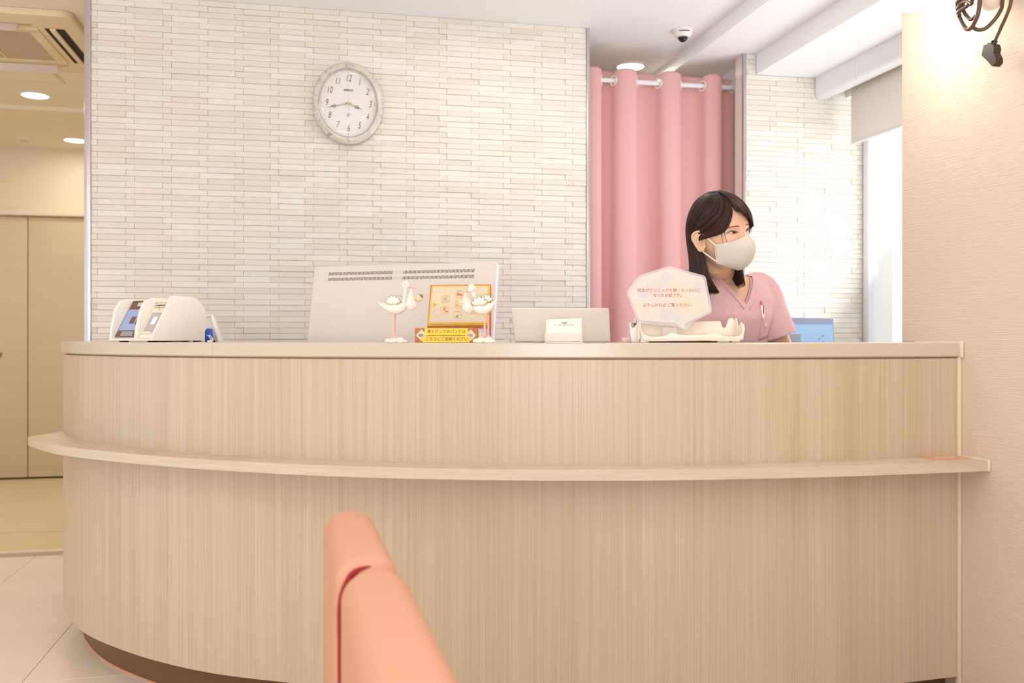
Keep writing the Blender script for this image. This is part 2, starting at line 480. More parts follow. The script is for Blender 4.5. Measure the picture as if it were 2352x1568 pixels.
ce = MB()
ce.box((-0.96, -1.6, ZCEIL), (1.86, 8.0, ZCEIL + 0.12))
struct(ce.build('ceiling', M['ceiling'], smooth=False), 'white painted ceiling')
struct(MB().box((1.86, -1.6, ZLOW), (2.153, 8.0, ZCEIL + 0.12)).build('ceiling', M['ceiling'], smooth=False), 'lower white ceiling strip beside the opening')
struct(MB().box((2.153, -1.6, ZBEAM), (3.0, 8.0, ZCEIL + 0.12)).build('ceiling', M['ceiling'], smooth=False), 'white ceiling beam along the window')
struct(MB().box((-4.2, -1.6, ZCEIL), (-0.96, 6.42, ZCEIL + 0.12)).build('ceiling', M['corr_ceiling'], smooth=False), 'warm cream corridor ceiling')
struct(MB().box((-4.2, 6.42, ZCEIL - 0.025), (-0.96, 8.0, ZCEIL + 0.12)).build('ceiling', M['corr_ceiling'], smooth=False), 'far lowered corridor ceiling')

# brick-tiled back wall: backing + tiles
def tile_mesh(w, th, tint, name='tile'):
    mb = MB(); h = 0.02525 - 0.0009
    c = 0.0010
    # face slab with chamfered rim, centred on its left bottom corner
    vs = [(0, 0, 0), (w, 0, 0), (w, 0, h), (0, 0, h),
          (0, -th + c, 0), (w, -th + c, 0), (w, -th + c, h), (0, -th + c, h),
          (c, -th, c), (w - c, -th, c), (w - c, -th, h - c), (c, -th, h - c)]
    fs = [(8, 9, 10, 11), (4, 5, 9, 8), (5, 6, 10, 9), (6, 7, 11, 10), (7, 4, 8, 11), (0, 1, 5, 4), (1, 2, 6, 5), (2, 3, 7, 6), (3, 0, 4, 7)]
    mb.add(vs, fs); me = mb.mesh(name)
    a = me.color_attributes.new('tint', 'FLOAT_COLOR', 'POINT')
    for i in range(len(me.vertices)): a.data[i].color = (tint[0], tint[1], tint[2], 1)
    me.materials.append(M['tile'])
    return me
rt = random.Random(3)
TV = []
for k in range(16):
    TV.append(dict(th=0.006 + rt.choice((0, 0, 0.0015, 0.003, 0.0035)), tint=(rt.random(), rt.random() * rt.random(), 1.0 if k % 4 == 0 else 0.0)))
PITCH, ROW = 0.1515, 0.02525
TMESH = [tile_mesh(PITCH - 0.0009, t['th'], t['tint']) for t in TV]

def tiled(parent, xa, xb, z_lo, z_hi, yb, as_parts, zmax_fn=None, zlook=1.05):
    """tiles on a wall facing -y, backing plane yb"""
    cells = []
    nrow = int((z_hi - z_lo) / ROW) + 1
    for r in range(nrow):
        zt = z_hi - r * ROW; zb = zt - ROW
        ph = -0.803 if r % 2 == 0 else -0.918
        n0 = math.floor((xa - ph) / PITCH)
        x = ph + n0 * PITCH
        while x < xb - 0.002:
            l, rr = max(x, xa), min(x + PITCH, xb)
            if zmax_fn and zt > ZBEAM + 0.021 and l < 2.151: rr = min(rr, 2.151)
            if rr - l > 0.006:
                if zmax_fn is None or zt <= zmax_fn((l + rr) / 2) + 0.003:
                    cells.append((l, rr, zb, rt.randrange(16)))
            x += PITCH
    vis = [c for c in cells if c[2] > zlook]
    vis.sort(key=lambda c: c[0] + 0.0 * c[2])
    parts = set(id(c) for c in vis[:as_parts])
    rest = MB(); tints = []
    for c in cells:
        l, rr, zb, k = c
        if id(c) in parts:
            o = bpy.data.objects.new('tile', TMESH[k]); COL.objects.link(o); o.parent = parent
            o.location = (l, yb, zb); o.scale = ((rr - l - 0.0009) / (PITCH - 0.0009), 1, 1)
        else:
            me = TMESH[k]; sc = (rr - l - 0.0009) / (PITCH - 0.0009)
            rest.add([(l + v.co.x * sc, yb + v.co.y, zb + v.co.z) for v in me.vertices], [tuple(p.vertices) for p in me.polygons])
            tints += [TV[k]['tint']] * len(me.vertices)
    if rest.v:
        me = bpy.data.meshes.new('tile_field'); me.from_pydata(rest.v, [], rest.f); me.update()
        a = me.color_attributes.new('tint', 'FLOAT_COLOR', 'POINT')
        for i, t in enumerate(tints): a.data[i].color = (t[0], t[1], t[2], 1)
        o = link('tile_field', me, M['tile'], parent, False); o['kind'] = 'stuff'

wb = struct(MB().box((XL, YW + 0.0065, 0), (XO, YW + 0.105, ZCEIL)).build('wall_back', M['grout'], smooth=False), 'wall of thin cream brick tiles behind the counter')
tiled(wb, XL + 0.012, XO - 0.012, 0.70, ZCEIL, YW + 0.0065, 300)
wr = struct(MB().box((XJ, YW + 0.0065, 0), (XR + 0.20, YW + 0.105, ZLOW)).build('wall_back_right', M['grout'], smooth=False), 'narrow wall of white brick tiles beside the window')
tiled(wr, XJ + 0.012, XR + 0.20, 0.85, ZLOW, YW + 0.0065, 298, zmax_fn=lambda x: ZLOW if x < 2.153 - 0.02 else ZBEAM + 0.02)
struct(MB().rbox((XL - 0.016, YW - 0.008, 0), (XL + 0.011, YW + 0.11, ZCEIL), 0.003).build('trim_1', M['alu']), 'aluminium corner strip at the left end of the tiled wall')
struct(MB().rbox((XO - 0.011, YW - 0.006, 0), (XO + 0.004, YW + 0.11, ZCEIL), 0.003).build('trim_2', M['alu']), 'aluminium corner strip beside the pink curtain')
struct(MB().rbox((XJ - 0.004, YW - 0.006, 0), (XJ + 0.011, YW + 0.02, ZLOW), 0.003).build('trim_3', M['alu']), 'aluminium corner strip right of the pink curtain')
struct(MB().rbox((XJ - 0.006, YW + 0.088, 0), (XJ + 0.002, YW + 0.108, ZLOW - 0.14), 0.002).build('trim_4', M['alu']), 'thin strip on the back edge of the opening')
struct(MB().box((XJ - 0.003, YW + 0.014, 0), (XJ, YW + 0.088, ZLOW)).build('trim_5', M['plaster'], smooth=False), 'papered reveal of the curtain opening')
# back room behind the curtain
struct(MB().box((0.4, 6.0, 0), (3.0, 6.1, ZCEIL)).build('wall_back_room', M['white_wall'], smooth=False), 'white wall of the room behind the curtain')
struct(MB().box((0.85, YW + 0.10, 0), (0.95, 6.0, ZCEIL)).build('wall_back_room_left', M['white_wall'], smooth=False), 'side wall of the room behind the curtain')
struct(MB().box((2.83, YW + 0.02, 0), (2.93, 6.0, ZBEAM)).build('wall_back_room_right', M['white_wall'], smooth=False), 'right wall of the room behind the curtain')
# corridor walls
struct(MB().box((-4.2, YF, 0), (-0.3, YF + 0.1, ZCEIL)).build('wall_corridor_end', M['corr_wall'], smooth=False), 'cream wall above the corridor doors')
struct(MB().box((-0.45, YW + 0.11, 0), (-0.35, YF, ZCEIL)).build('wall_corridor_right', M['corr_wall'], smooth=False), 'cream side wall of the corridor')
struct(MB().box((-4.2, 4.6, 0), (-4.1, YF, ZCEIL)).build('wall_left', M['corr_wall'], smooth=False), 'cream wall of the waiting room')
# peach wall
struct(MB().box((XP, -1.6, 0), (XP + 0.14, YP, ZCEIL)).build('wall_right', M['peach'], smooth=False), 'peach woven wallpaper wall right of the counter')
# window wall
ww = MB()
ww.box((XR + 0.02, 1.2, 0), (XR + 0.22, YW + 0.0, 0.82)); ww.box((XR + 0.02, 1.2, 2.30), (XR + 0.22, YW, ZBEAM))
ww.box((XR + 0.02, 1.2, 0.82), (XR + 0.22, 2.35, 2.30))
struct(ww.build('wall_window', M['white_wall'], smooth=False), 'white wall around the office window')
wi = thing('window_1', 'tall white framed office window with blown-out daylight', 'window', (XR + 0.14, 3.30, 0.82))
wi['kind'] = 'structure'; del wi['category']
fr = MB()
for a, b in (((-0.03, -0.94, 0.0), (0.03, -0.90, 1.48)), ((-0.03, 0.90, 0.0), (0.03, 0.945, 1.48)), ((-0.03, -0.02, 0.0), (0.03, 0.02, 1.48)),
             ((-0.03, -0.9, 0.0), (0.03, 0.9, 0.045)), ((-0.03, -0.9, 1.435), (0.03, 0.9, 1.48))):
    fr.rbox(a, b, 0.004)
fr.build('window_frame', M['steel'], wi)
for s_ in (-1, 1):
    a, b = (-0.9, -0.02) if s_ < 0 else (0.02, 0.9)
    MB().box((-0.003, a, 0.045), (0.003, b, 1.435)).build('pane', M['glass'], wi, smooth=False)
MB().rbox((-0.125, -0.95, -0.01), (0.03, 0.95, 0.0), 0.003).build('window_sill', M['steel'], wi)

# roller blind and its cassette
bl = thing('roller_blind', 'half lowered white roller blind with boxed pelmet above the office window', 'blind', (XR, 3.25, ZBEAM))
for k, (a, b) in enumerate(((0.30 + 0.35, 0.9975), (-0.25, 0.298 + 0.35), (-1.1, -0.252))):
    prof = [(-0.156, 0.0), (-0.156, -0.085), (-0.150, -0.099), (-0.138, -0.108), (-0.115, -0.110), (-0.09, -0.104), (-0.086, -0.02), (-0.086, 0.0)]
    MB().rprism([(p[0], p[1]) for p in prof][::-1], a, b, 'y', 0.001, 1).build('pelmet_panel', M['steel'], bl) if False else None
    vs = MB(); n = len(prof)
    vs.add([(p[0], a, p[1]) for p in prof] + [(p[0], b, p[1]) for p in prof],
           [tuple(range(n)), tuple(range(2 * n - 1, n - 1, -1))] + [(i, (i + 1) % n, n + (i + 1) % n, n + i) for i in range(n)])
    vs.build('pelmet_panel', M['steel'], bl)
M['blind'] = mat('blind_fabric', (232, 226, 220), 0.8)
nt = M['blind'].node_tree
_b = nt.nodes['Principled BSDF']
_t = nt.nodes.new('ShaderNodeBsdfTranslucent'); _t.inputs[0].default_value = lin((226, 218, 210))
_m = nt.nodes.new('ShaderNodeMixShader'); _m.inputs[0].default_value = 0.6
nt.links.new(_b.outputs[0], _m.inputs[1]); nt.links.new(_t.outputs[0], _m.inputs[2]); nt.links.new(_m.outputs[0], nt.nodes['Material Output'].inputs[0])
MB().box((0.002, -1.1, -0.336), (0.0035, 0.93, -0.02)).build('blind_fabric', M['blind'], bl, smooth=False)
MB().tube([(0.003, -1.1, -0.343), (0.003, 0.93, -0.343)], 0.007, 10).build('bottom_rail', M['steel'], bl)
MB().tube([(-0.01, -1.1, -0.035), (-0.01, 0.97, -0.035)], 0.022, 16).build('roller_tube', M['plastic'], bl)

# corridor door wall
def door(n, xa, xb, handle_x, label):
    d = thing('door_%d' % n, label, 'door', ((xa + xb) / 2, YF - 0.03, 0)); d['kind'] = 'structure'; del d['category']
    w = (xb - xa) / 2
    MB().rbox((-w + 0.003, -0.018, 0.012), (w - 0.003, 0.018, 2.0), 0.004).build('door_leaf', M['door'], d)
    MB().rbox((handle_x - 0.022, -0.035, 0.93), (handle_x + 0.022, -0.018, 0.965), 0.004).build('door_handle', M['handle'], d)
    return d
xd = on_plane_y(68, YF)
door(1, xd, xd + 0.9, 0.60, 'beige corridor door leaf next to the tiled wall')
xh = on_plane_y(2, YF)
door(2, xd - 0.9, xd, xh - (xd - 0.45), 'beige corridor door leaf with a red-brown pull at the far left')
struct(MB().rbox((-4.1, YF - 0.075, 2.005), (-0.46, YF - 0.0, 2.045), 0.006).build('trim_6', M['corr_wall']), 'door header rail in the corridor')
struct(MB().box((-4.1, YF - 0.060, 1.996), (-0.46, YF - 0.006, 2.008)).build('trim_7', M['handle'], smooth=False), 'brown strip standing for the shadow under the door header')  # header shadow put in as a coloured strip
struct(MB().box((-4.1, YF - 0.05, 0.0), (-0.46, YF - 0.002, 0.011)).build('trim_8', M['dark'], smooth=False), 'dark strip standing for the shaded gap under the corridor doors')  # shade of the door gap put in as a dark strip

# ------------------------------------------------------------------ the counter
def cr(pts, n=8):
    out = []
    P = [Vector(p) for p in pts]
    for i in range(len(P) - 1):
        p0 = P[max(0, i - 1)]; p1 = P[i]; p2 = P[i + 1]; p3 = P[min(len(P) - 1, i + 2)]
        for k in range(n):
            t = k / n
            out.append(0.5 * ((2 * p1) + (-p0 + p2) * t + (2 * p0 - 5 * p1 + 4 * p2 - p3) * t * t + (-p0 + 3 * p1 - 3 * p2 + p3) * t ** 3))
    out.append(P[-1]); return out

def pxY(px, Y): return Vector(c2w((px - 1176.0) * Y / F, Y))
front = [Vector((-0.875, 4.235)), Vector((-0.877, 4.0)), Vector((-0.875, 3.78))] + [pxY(*q) for q in
         ((144, 3.36), (152, 3.225), (172, 3.10), (210, 2.98), (276, 2.865), (362, 2.758), (500, 2.652), (700, 2.575), (900, 2.512),
          (1100, 2.470), (1300, 2.450), (1500, 2.448), (1700, 2.474), (1850, 2.510), (2000, 2.558), (2214, 2.640))]
def smooth2(P, it):
    P = [p.copy() for p in P]
    for _ in range(it):
        Q = [p.copy() for p in P]
        for i in range(1, len(P) - 1): Q[i] = (P[i - 1] + 2 * P[i] + P[i + 1]) / 4
        P = Q
    return P
def resample(P, d):
    out = [P[0]]; acc = 0
    for a, b in zip(P, P[1:]):
        L = (b - a).length; p = 0
        while acc + (L - p) >= d:
            p += d - acc; acc = 0; out.append(a.lerp(b, p / L))
        acc += L - p
    out.append(P[-1]); return out
C0 = smooth2(resample(cr(front, 10), 0.02), 12)
def offs(P, d):
    """offset outward (towards the waiting room) by d"""
    out = []
    for i in range(len(P)):
        a = P[max(0, i - 1)]; b = P[min(len(P) - 1, i + 1)]
        t = (b - a).normalized(); n = Vector((t.y, -t.x))
        out.append(P[i] - n * d if False else P[i] + n * d)
    return out
# outward normal check: the curve runs from the back left, round the front, to the right wall
_mid = len(C0) // 2
if offs(C0, 0.1)[_mid].y > C0[_mid].y:
    _o = offs
    offs = lambda P, d: _o(P, -d)

def innerv(P):
    out = []
    for p in P:
        d = 0.43 if p.x < -0.1 else (0.43 - 0.13 * (p.x + 0.1) / 0.85 if p.x < 0.75 else max(0.235, 0.30 - 0.065 * (p.x - 0.75) / 0.2))
        out.append(d)
    res = []
    for i in range(len(P)):
        q = offs(P, -out[i])[i] if i % 1 == 0 else None
        res.append(Vector((max(q.x, -0.62), min(q.y, 4.20))))
    return res
SL = ZC - 0.014                   # countertop height
def strip(P_out, P_in, z0, z1):
    """closed band between an outer and an inner polyline"""
    mb = MB(); n = len(P_out)
    vs = [(p.x, p.y, z0) for p in P_out] + [(p.x, p.y, z1) for p in P_out] + [(p.x, p.y, z0) for p in P_in] + [(p.x, p.y, z1) for p in P_in]
    fs = []
    for i in range(n - 1):
        fs += [(i, i + 1, n + i + 1, n + i), (2 * n + i + 1, 2 * n + i, 3 * n + i, 3 * n + i + 1),
               (n + i, n + i + 1, 3 * n + i + 1, 3 * n + i), (i + 1, i, 2 * n + i, 2 * n + i + 1)]
    fs += [(0, n, 3 * n, 2 * n), (n - 1, 3 * n - 1, 4 * n - 1, 2 * n - 1)]
    return mb.add(vs, fs)
def clampx(P, lo=-9, hi=XP - 0.002):
    return [Vector((min(max(p.x, lo), hi), p.y)) for p in P]

ctr = thing('reception_counter', 'curved pale wood reception counter with speckled stone top', 'counter', (0, 0, 0))
strip(clampx(C0), clampx(offs(C0, -0.025)), 0.11, SL - 0.0455).build('front_panel', M['wood'], ctr, angle=30)
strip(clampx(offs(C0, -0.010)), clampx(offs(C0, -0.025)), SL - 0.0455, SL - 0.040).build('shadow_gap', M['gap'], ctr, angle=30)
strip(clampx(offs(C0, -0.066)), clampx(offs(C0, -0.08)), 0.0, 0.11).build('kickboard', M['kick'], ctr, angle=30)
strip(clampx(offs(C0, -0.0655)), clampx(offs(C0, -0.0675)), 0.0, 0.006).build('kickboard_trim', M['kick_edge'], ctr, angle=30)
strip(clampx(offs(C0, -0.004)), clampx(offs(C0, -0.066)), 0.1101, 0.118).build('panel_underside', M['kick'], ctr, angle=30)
# inner desk surface
def inner(P, d):
    out = []
    for p, q in zip(P, offs(P, -d)):
        out.append(Vector((max(q.x, -0.62), min(q.y, 4.20))))
    return out
n_front = [i for i, p in enumerate(C0) if p.y < 3.35 and p.x > -0.86]
i0 = n_front[0]
strip(offs(C0[i0:], -0.027), offs(C0[i0:], -0.34), 0.66, 0.69).build('inner_desk', M['steel'], ctr, angle=30)
# countertop in two slabs with a joint
OUT = offs(C0, 0.007); INN = innerv(C0)
js = min(range(len(OUT)), key=lambda i: abs((OUT[i].x * CT - OUT[i].y * ST) / (OUT[i].x * ST + OUT[i].y * CT) * F + 1176 - 493) + (100 if OUT[i].y > 3.3 else 0))
def slab(i, j):
    mb = MB(); P = clampx(OUT[i:j]); Q = clampx(INN[i:j]); n = len(P)
    if i: P[0] = P[0].lerp(P[1], 0.03); Q[0] = Q[0].lerp(Q[1], 0.03)
    r = 0.003
    sect = [(0, -0.04 + r), (0.0, -r), (r, 0.0), (None, 0.0), (None, -0.04), (r, -0.04)]
    vs = []
    for k in range(n):
        d = (Q[k] - P[k]).normalized()
        for a, h in sect:
            p = Q[k] if a is None else P[k] + d * a
            vs.append((p.x, p.y, SL + h))
    m = len(sect)
    fs = [(k * m + a, (k + 1) * m + a, (k + 1) * m + (a + 1) % m, k * m + (a + 1) % m) for k in range(n - 1) for a in range(m)]
    fs += [tuple(range(m)), tuple((n - 1) * m + a for a in range(m - 1, -1, -1))]
    return mb.add(vs, fs)
ct1 = slab(0, js + 1).build('countertop', M['stone'], ctr, angle=30)
ct2 = slab(js, len(OUT)).build('countertop', M['stone'], ctr, angle=30)
# bag shelf
sf = [pxY(*q) for q in ((64, 3.128), (90, 3.00), (148, 2.85), (276, 2.70), (362, 2.625), (500, 2.535), (700, 2.445), (900, 2.392), (1100, 2.362), (1300, 2.349), (1500, 2.354),
                        (1613, 2.364), (1850, 2.402), (2078, 2.459), (2276, 2.522))]
S0 = smooth2(resample(cr(sf, 8), 0.02), 4)
ZS = ZC - 0.3364
pan = [p for p in C0 if p.y < 3.34 and p.x > -0.885]
def pxof(p): return (p.x * CT - p.y * ST) / (p.x * ST + p.y * CT) * F + 1176
k0 = min(range(len(C0)), key=lambda i: pxof(C0[i]))
print('LEFT', pxof(C0[k0]), C0[k0])
pan = offs(C0, -0.001)[k0:]
def pair(A, B, n=90):
    def samp(P, t):
        L = [0]
        for a, b in zip(P, P[1:]): L.append(L[-1] + (b - a).length)
        s = t * L[-1]
        for i in range(len(P) - 1):
            if L[i + 1] >= s: return P[i].lerp(P[i + 1], (s - L[i]) / max(1e-9, L[i + 1] - L[i]))
        return P[-1]
    return [samp(A, i / n) for i in range(n + 1)], [samp(B, i / n) for i in range(n + 1)]
PA, PB = pair(clampx(S0), clampx(pan))
strip(PA, PB, ZS - 0.028, ZS - 0.001).build('bag_shelf', M['wood_h'], ctr, angle=30)
strip([a.lerp(b, 0.012) for a, b in zip(PA, PB)], PB, ZS - 0.001, ZS).build('shelf_top_sheet', M['wood_h'], ctr, angle=30)
# caulk beads along the peach wall
yj = C0[-1].y
MB().rbox((XP - 0.012, yj - 0.006, 0.02), (XP - 0.0005, yj + 0.012, SL - 0.04), 0.003).build('caulk_bead', M['caulk'], ctr)
MB().rbox((XP - 0.010, yj - 0.016, SL - 0.044), (XP - 0.0005, yj + 0.20, SL + 0.003), 0.005, 3).build('caulk_bead', M['caulk'], ctr)
MB().rbox((XP - 0.010, S0[-1].y - 0.004, ZS - 0.030), (XP - 0.0005, yj, ZS + 0.003), 0.004).build('caulk_bead', M['caulk'], ctr)

# leaflet on the shelf
lf = thing('leaflet', 'small orange printed leaflet lying on the right end of the bag shelf', 'leaflet', at(2212, 1053, 2.56).xyz * 1.0, 0)
lf.location.z = ZS
lf.location.x = 1.715; lf.location.y = yj - 0.045
MB().rbox((-0.055, -0.034, 0), (0.055, 0.034, 0.0012), 0.0003, 1).build('card', mat('leaflet_orange', (232, 160, 128), 0.4, noise=((60, 60, 1), 0.12)), lf)
MB().box((-0.045, -0.028, 0.0012), (0.02, -0.006, 0.0015)).build('printed_band', mat('leaflet_grey', (206, 178, 168), 0.4), lf, smooth=False)
MB().box((-0.02, 0.004, 0.0012), (0.045, 0.022, 0.0015)).build('printed_band', mat('leaflet_pale', (242, 206, 184), 0.4), lf, smooth=False)

# ------------------------------------------------------------------ ceiling fittings
def downlight(x, y, z, r, label):
    d = thing('downlight', label, 'ceiling light', (x, y, z))
    MB().lathe([(r * 1.22, 0.0), (r * 1.22, -0.004), (r * 1.05, -0.007), (r, -0.004), (r, 0.0)]).build('trim_ring', M['steel'], d)
    MB().lathe([(r * 0.99, -0.001), (r * 0.99, -0.004), (r * 0.7, -0.006), (0.001, -0.0065)]).build('diffuser', M['light'], d)
downlight(1.684, 4.80, ZCEIL, 0.072, 'round glowing downlight in the ceiling above the pink curtain')
downlight(-1.678, 6.13, ZCEIL, 0.074, 'round glowing corridor downlight behind the air conditioner')
downlight(-1.735, 7.34, ZCEIL - 0.025, 0.074, 'farthest corridor downlight, half hidden by the tiled wall')
sd = thing('smoke_detector', 'low cream detector disc on the far corridor ceiling', 'detector', (-2.08, 7.33, ZCEIL - 0.025))
MB().lathe([(0.062, 0), (0.062, -0.008), (0.05, -0.018), (0.02, -0.022), (0.001, -0.022)]).build('cover', M['corr_ceiling'], sd)
MB().lathe([(0.03, -0.018), (0.03, -0.026), (0.001, -0.027)]).build('sensor', M['plastic_g'], sd)

dc = thing('dome_camera', 'white dome security camera on the ceiling near the curtain opening', 'camera', (1.736, 4.19, ZCEIL))
MB().lathe([(0.048, 0), (0.048, -0.012), (0.040, -0.026), (0.030, -0.034), (0.001, -0.034)]).build('housing', M['plastic'], dc)
MB().lathe([(0.024, -0.026), (0.024, -0.036), (0.019, -0.047), (0.010, -0.054), (0.001, -0.056)]).build('lens_dome', M['black'], dc)
arc = [(-0.046 + 0.0 * a, 0, 0) for a in range(1)]
arc = [(0.0465 * cos(a), 0.0465 * sin(a), -0.014) for a in [radians(228 + 6 * k) for k in range(11)]]
MB().tube(arc, [0.0025] * len(arc), 8).build('slot', M['black'], dc)

# air conditioner
ac = thing('ceiling_air_conditioner', 'cream square cassette air conditioner with open louvres in the corridor ceiling', 'air conditioner', (-1.56, 4.985, ZCEIL))
h = 0.475
pan_ = MB()
def ring4(o, i, z0, z1, r=0.004):
    mb = MB()
    mb.rbox((-o, -o, z0), (o, -i, z1), r); mb.rbox((-o, i, z0), (o, o, z1), r); mb.rbox((-o, -i, z0), (-i, i, z1), r); mb.rbox((i, -i, z0), (o, i, z1), r)
    return mb
M['ac'] = mat('ac_cream', (236, 216, 184), 0.5)
M['ac_g'] = mat('ac_grille', (206, 178, 150), 0.6)
M['ac_f'] = mat('ac_flap', (222, 208, 196), 0.45)
rr_ = []
for cx_, cy_, a0 in ((h - 0.05, h - 0.05, 0), (-h + 0.05, h - 0.05, 90), (-h + 0.05, -h + 0.05, 180), (h - 0.05, -h + 0.05, 270)):
    for k in range(7):
        a = radians(a0 + 15 * k); rr_.append((cx_ + 0.05 * cos(a), cy_ + 0.05 * sin(a)))
MB().rprism(rr_, -0.032, 0.0, 'z', 0.006, 2).build('panel', M['ac'], ac)
ring4(0.285, 0.235, -0.040, -0.031).build('grille_frame', M['ac'], ac)
MB().box((-0.236, -0.236, -0.036), (0.236, 0.236, -0.031)).build('intake_mesh', M['ac_g'], ac, smooth=False)
MB().rbox((-0.004, -0.236, -0.039), (0.004, 0.236, -0.035), 0.001, 1).build('grille_bar', M['ac'], ac)
g = MB()
for k in range(46):
    y = -0.23 + k * 0.0102
    g.box((-0.235, y, -0.0375), (0.235, y + 0.003, -0.0358))
gg = g.build('grille_slats', M['ac_g'], ac, smooth=False); gg['kind'] = 'stuff'
for sx_ in (1, -1):
    MB().box((sx_ * 0.315, -0.29, -0.0335), (sx_ * 0.345, 0.27, -0.0318)).build('air_slot', M['dark'], ac, smooth=False)  # flush dark strips stand for the shade inside the openings
    MB().box((sx_ * 0.362, -0.29, -0.0335), (sx_ * 0.402, 0.27, -0.0318)).build('air_slot', M['dark'], ac, smooth=False)
    MB().rbox((sx_ * 0.340, -0.30, -0.044), (sx_ * 0.366, 0.29, -0.033), 0.003).build('louvre', M['ac'], ac)
for sy_ in (1, -1):
    MB().box((-0.29, sy_ * 0.315, -0.0335), (0.27, sy_ * 0.345, -0.0318)).build('air_slot', M['ac_g'], ac, smooth=False)
    o = MB().rbox((-0.30, -0.002, -0.030), (0.215, 0.004, 0.030), 0.002).build('louvre', M['ac_f'], ac)
    o.location = (0, sy_ * 0.345, -0.045); o.rotation_euler = (radians(38 if sy_ > 0 else -30), 0, 0)
hp = thing('inspection_hatch', 'flush square ceiling hatch beyond the air conditioner', 'hatch', (-1.66, 5.57, ZCEIL))
ring4(0.235, 0.222, -0.004, 0.0, 0.001).build('hatch_frame', M['ac'], hp)
MB().rbox((-0.218, -0.218, -0.003), (0.218, 0.218, 0.0), 0.001, 1).build('hatch_panel', M['corr_ceiling'], hp)

# ------------------------------------------------------------------ curtain
YR = YW + 0.175; ZR = ZC + 1.290
cx = [on_plane_y(p, YR) for p in (1332, 1381, 1409, 1463, 1512, 1563.5, 1613, 1657, 1684)]
curt = thing('curtain', 'pink eyelet curtain hanging full length in the doorway opening', 'curtain', ((cx[0] + cx[-1]) / 2, YR, 0))
ox = curt.location.x
def wave(s):
    """s in 0..8 (half waves) -> x, y offsets"""
    i = min(int(s), 7); t = s - i
    a, b = cx[i], cx[i + 1]
    sg = -1 if i % 2 == 0 else 1
    amp = min(0.038, 0.6 * (b - a))
    y = sg * amp * sin(pi * t) ** 0.8
    bulge = 0.10 * (b - a) * sin(2 * pi * t)
    return a + (b - a) * t - bulge, y
rows = []
N = 8 * 14
zs = [0.03, 0.4, 0.8, 1.2, 1.6, 1.9, 2.1, 2.2, 2.28, 2.32, ZR - 0.024, ZR - 0.016, ZR - 0.008, ZR, ZR + 0.008, ZR + 0.016, ZR + 0.024, ZR + 0.036, ZR + 0.046]
for zi, z in enumerate(zs):
    row = []
    for k in range(N + 1):
        s = 8.0 * k / N
        x, y = wave(s)
        low = max(0, (1.9 - z)) / 1.9
        y2 = y * (1 + 0.12 * low * sin(s * 1.3)) + 0.004 * low * sin(s * 5.0)
        x2 = x + 0.006 * low * sin(s * 2.1 + 1)
        zz = z
        if zi >= len(zs) - 3:
            fr_ = abs(sin(pi * s))
            zz = z + 0.016 * (fr_ - 0.4) * (zi - len(zs) + 4) / 3
        row.append((x2 - ox, y2, zz))
    rows.append(row)
_g = MB().grid(rows)
def _hole(f):
    c = sum((Vector(_g.v[i]) for i in f), Vector()) / len(f)
    return any((Vector((c.x + ox - x, c.y, c.z - ZR))).length < 0.0215 for x in cx)
_g.f = [f for f in _g.f if not _hole(f)]
cf = _g.build('fabric', M['curtain'], curt, angle=80)
solid(cf, 0.0016, 0)
for i in range(9):
    x = cx[i]
    if i == 0: continue
    dy = 1 if i % 2 == 1 else -1
    ang = radians(62) * dy
    Mt = Matrix.Rotation(ang, 3, 'Z')
    MB().torus((x - ox, 0, ZR), 0.0235, 0.0052, Mt).build('eyelet', M['ring'], curt)
rod = thing('curtain_rod', 'white tension rod carrying the pink curtain', 'rod', (ox, YR, ZR))
MB().tube([(XO - 0.05 - ox, 0, 0), (1.52 - ox, 0, 0)], 0.0115, 16).build('inner_rod', M['steel'], rod)
MB().tube([(1.46 - ox, 0, 0), (XJ + 0.03 - ox, 0, 0)], 0.013, 16).build('outer_rod', M['steel'], rod)

# ------------------------------------------------------------------ wall clock
ck_y = YW - 0.012
ckx = on_plane_y(800, ck_y); 
ckc = at(800, 239.5, ckx * ST + ck_y * CT)
clk = thing('wall_clock', 'oval grey patterned wall clock with white dial on the tiled wall', 'clock', (ckx, YW - 0.006, ckc.z))
def marble():
    m = bpy.data.materials.new('clock_rim'); m.use_nodes = True; nt = m.node_tree; b = nt.nodes['Principled BSDF']
    b.inputs['Roughness'].default_value = 0.28
    tc = nt.nodes.new('ShaderNodeTexCoord'); n = nt.nodes.new('ShaderNodeTexNoise'); n.inputs['Scale'].default_value = 16; n.inputs['Detail'].default_value = 5; n.inputs['Distortion'].default_value = 2.2
    nt.links.new(tc.outputs['Object'], n.inputs['Vector'])
    cr_ = nt.nodes.new('ShaderNodeValToRGB'); e = cr_.color_ramp.elements
    e[0].position = 0.40; e[0].color = lin((204, 194, 184)); e[1].position = 0.56; e[1].color = lin((226, 217, 202))
    e2 = e.new(0.60); e2.color = lin((216, 200, 168)); e3 = e.new(0.64); e3.color = lin((202, 196, 188)); e4 = e.new(0.36); e4.color = lin((168, 166, 170))
    nt.links.new(n.outputs['Fac'], cr_.inputs[0]); nt.links.new(cr_.outputs[0], b.inputs['Base Color'])
    return m
cs = 0.845
MB().lathe([(0.001, 0), (0.183, 0.0), (0.186, -0.012), (0.184, -0.026), (0.172, -0.036), (0.158, -0.038), (0.153, -0.034), (0.152, -0.02), (0.001, -0.018)], seg=72, axis='y', sx=cs).build('rim', marble(), clk)
MB().torus((0, -0.037, 0), 0.1545, 0.0022, seg=72, sub=8, sx=cs * 0.99).build('bezel', M['silver'], clk)
MB().torus((0, -0.018, 0), 0.1855, 0.002, seg=72, sub=8, sx=cs).build('outer_band', M['silver'], clk)
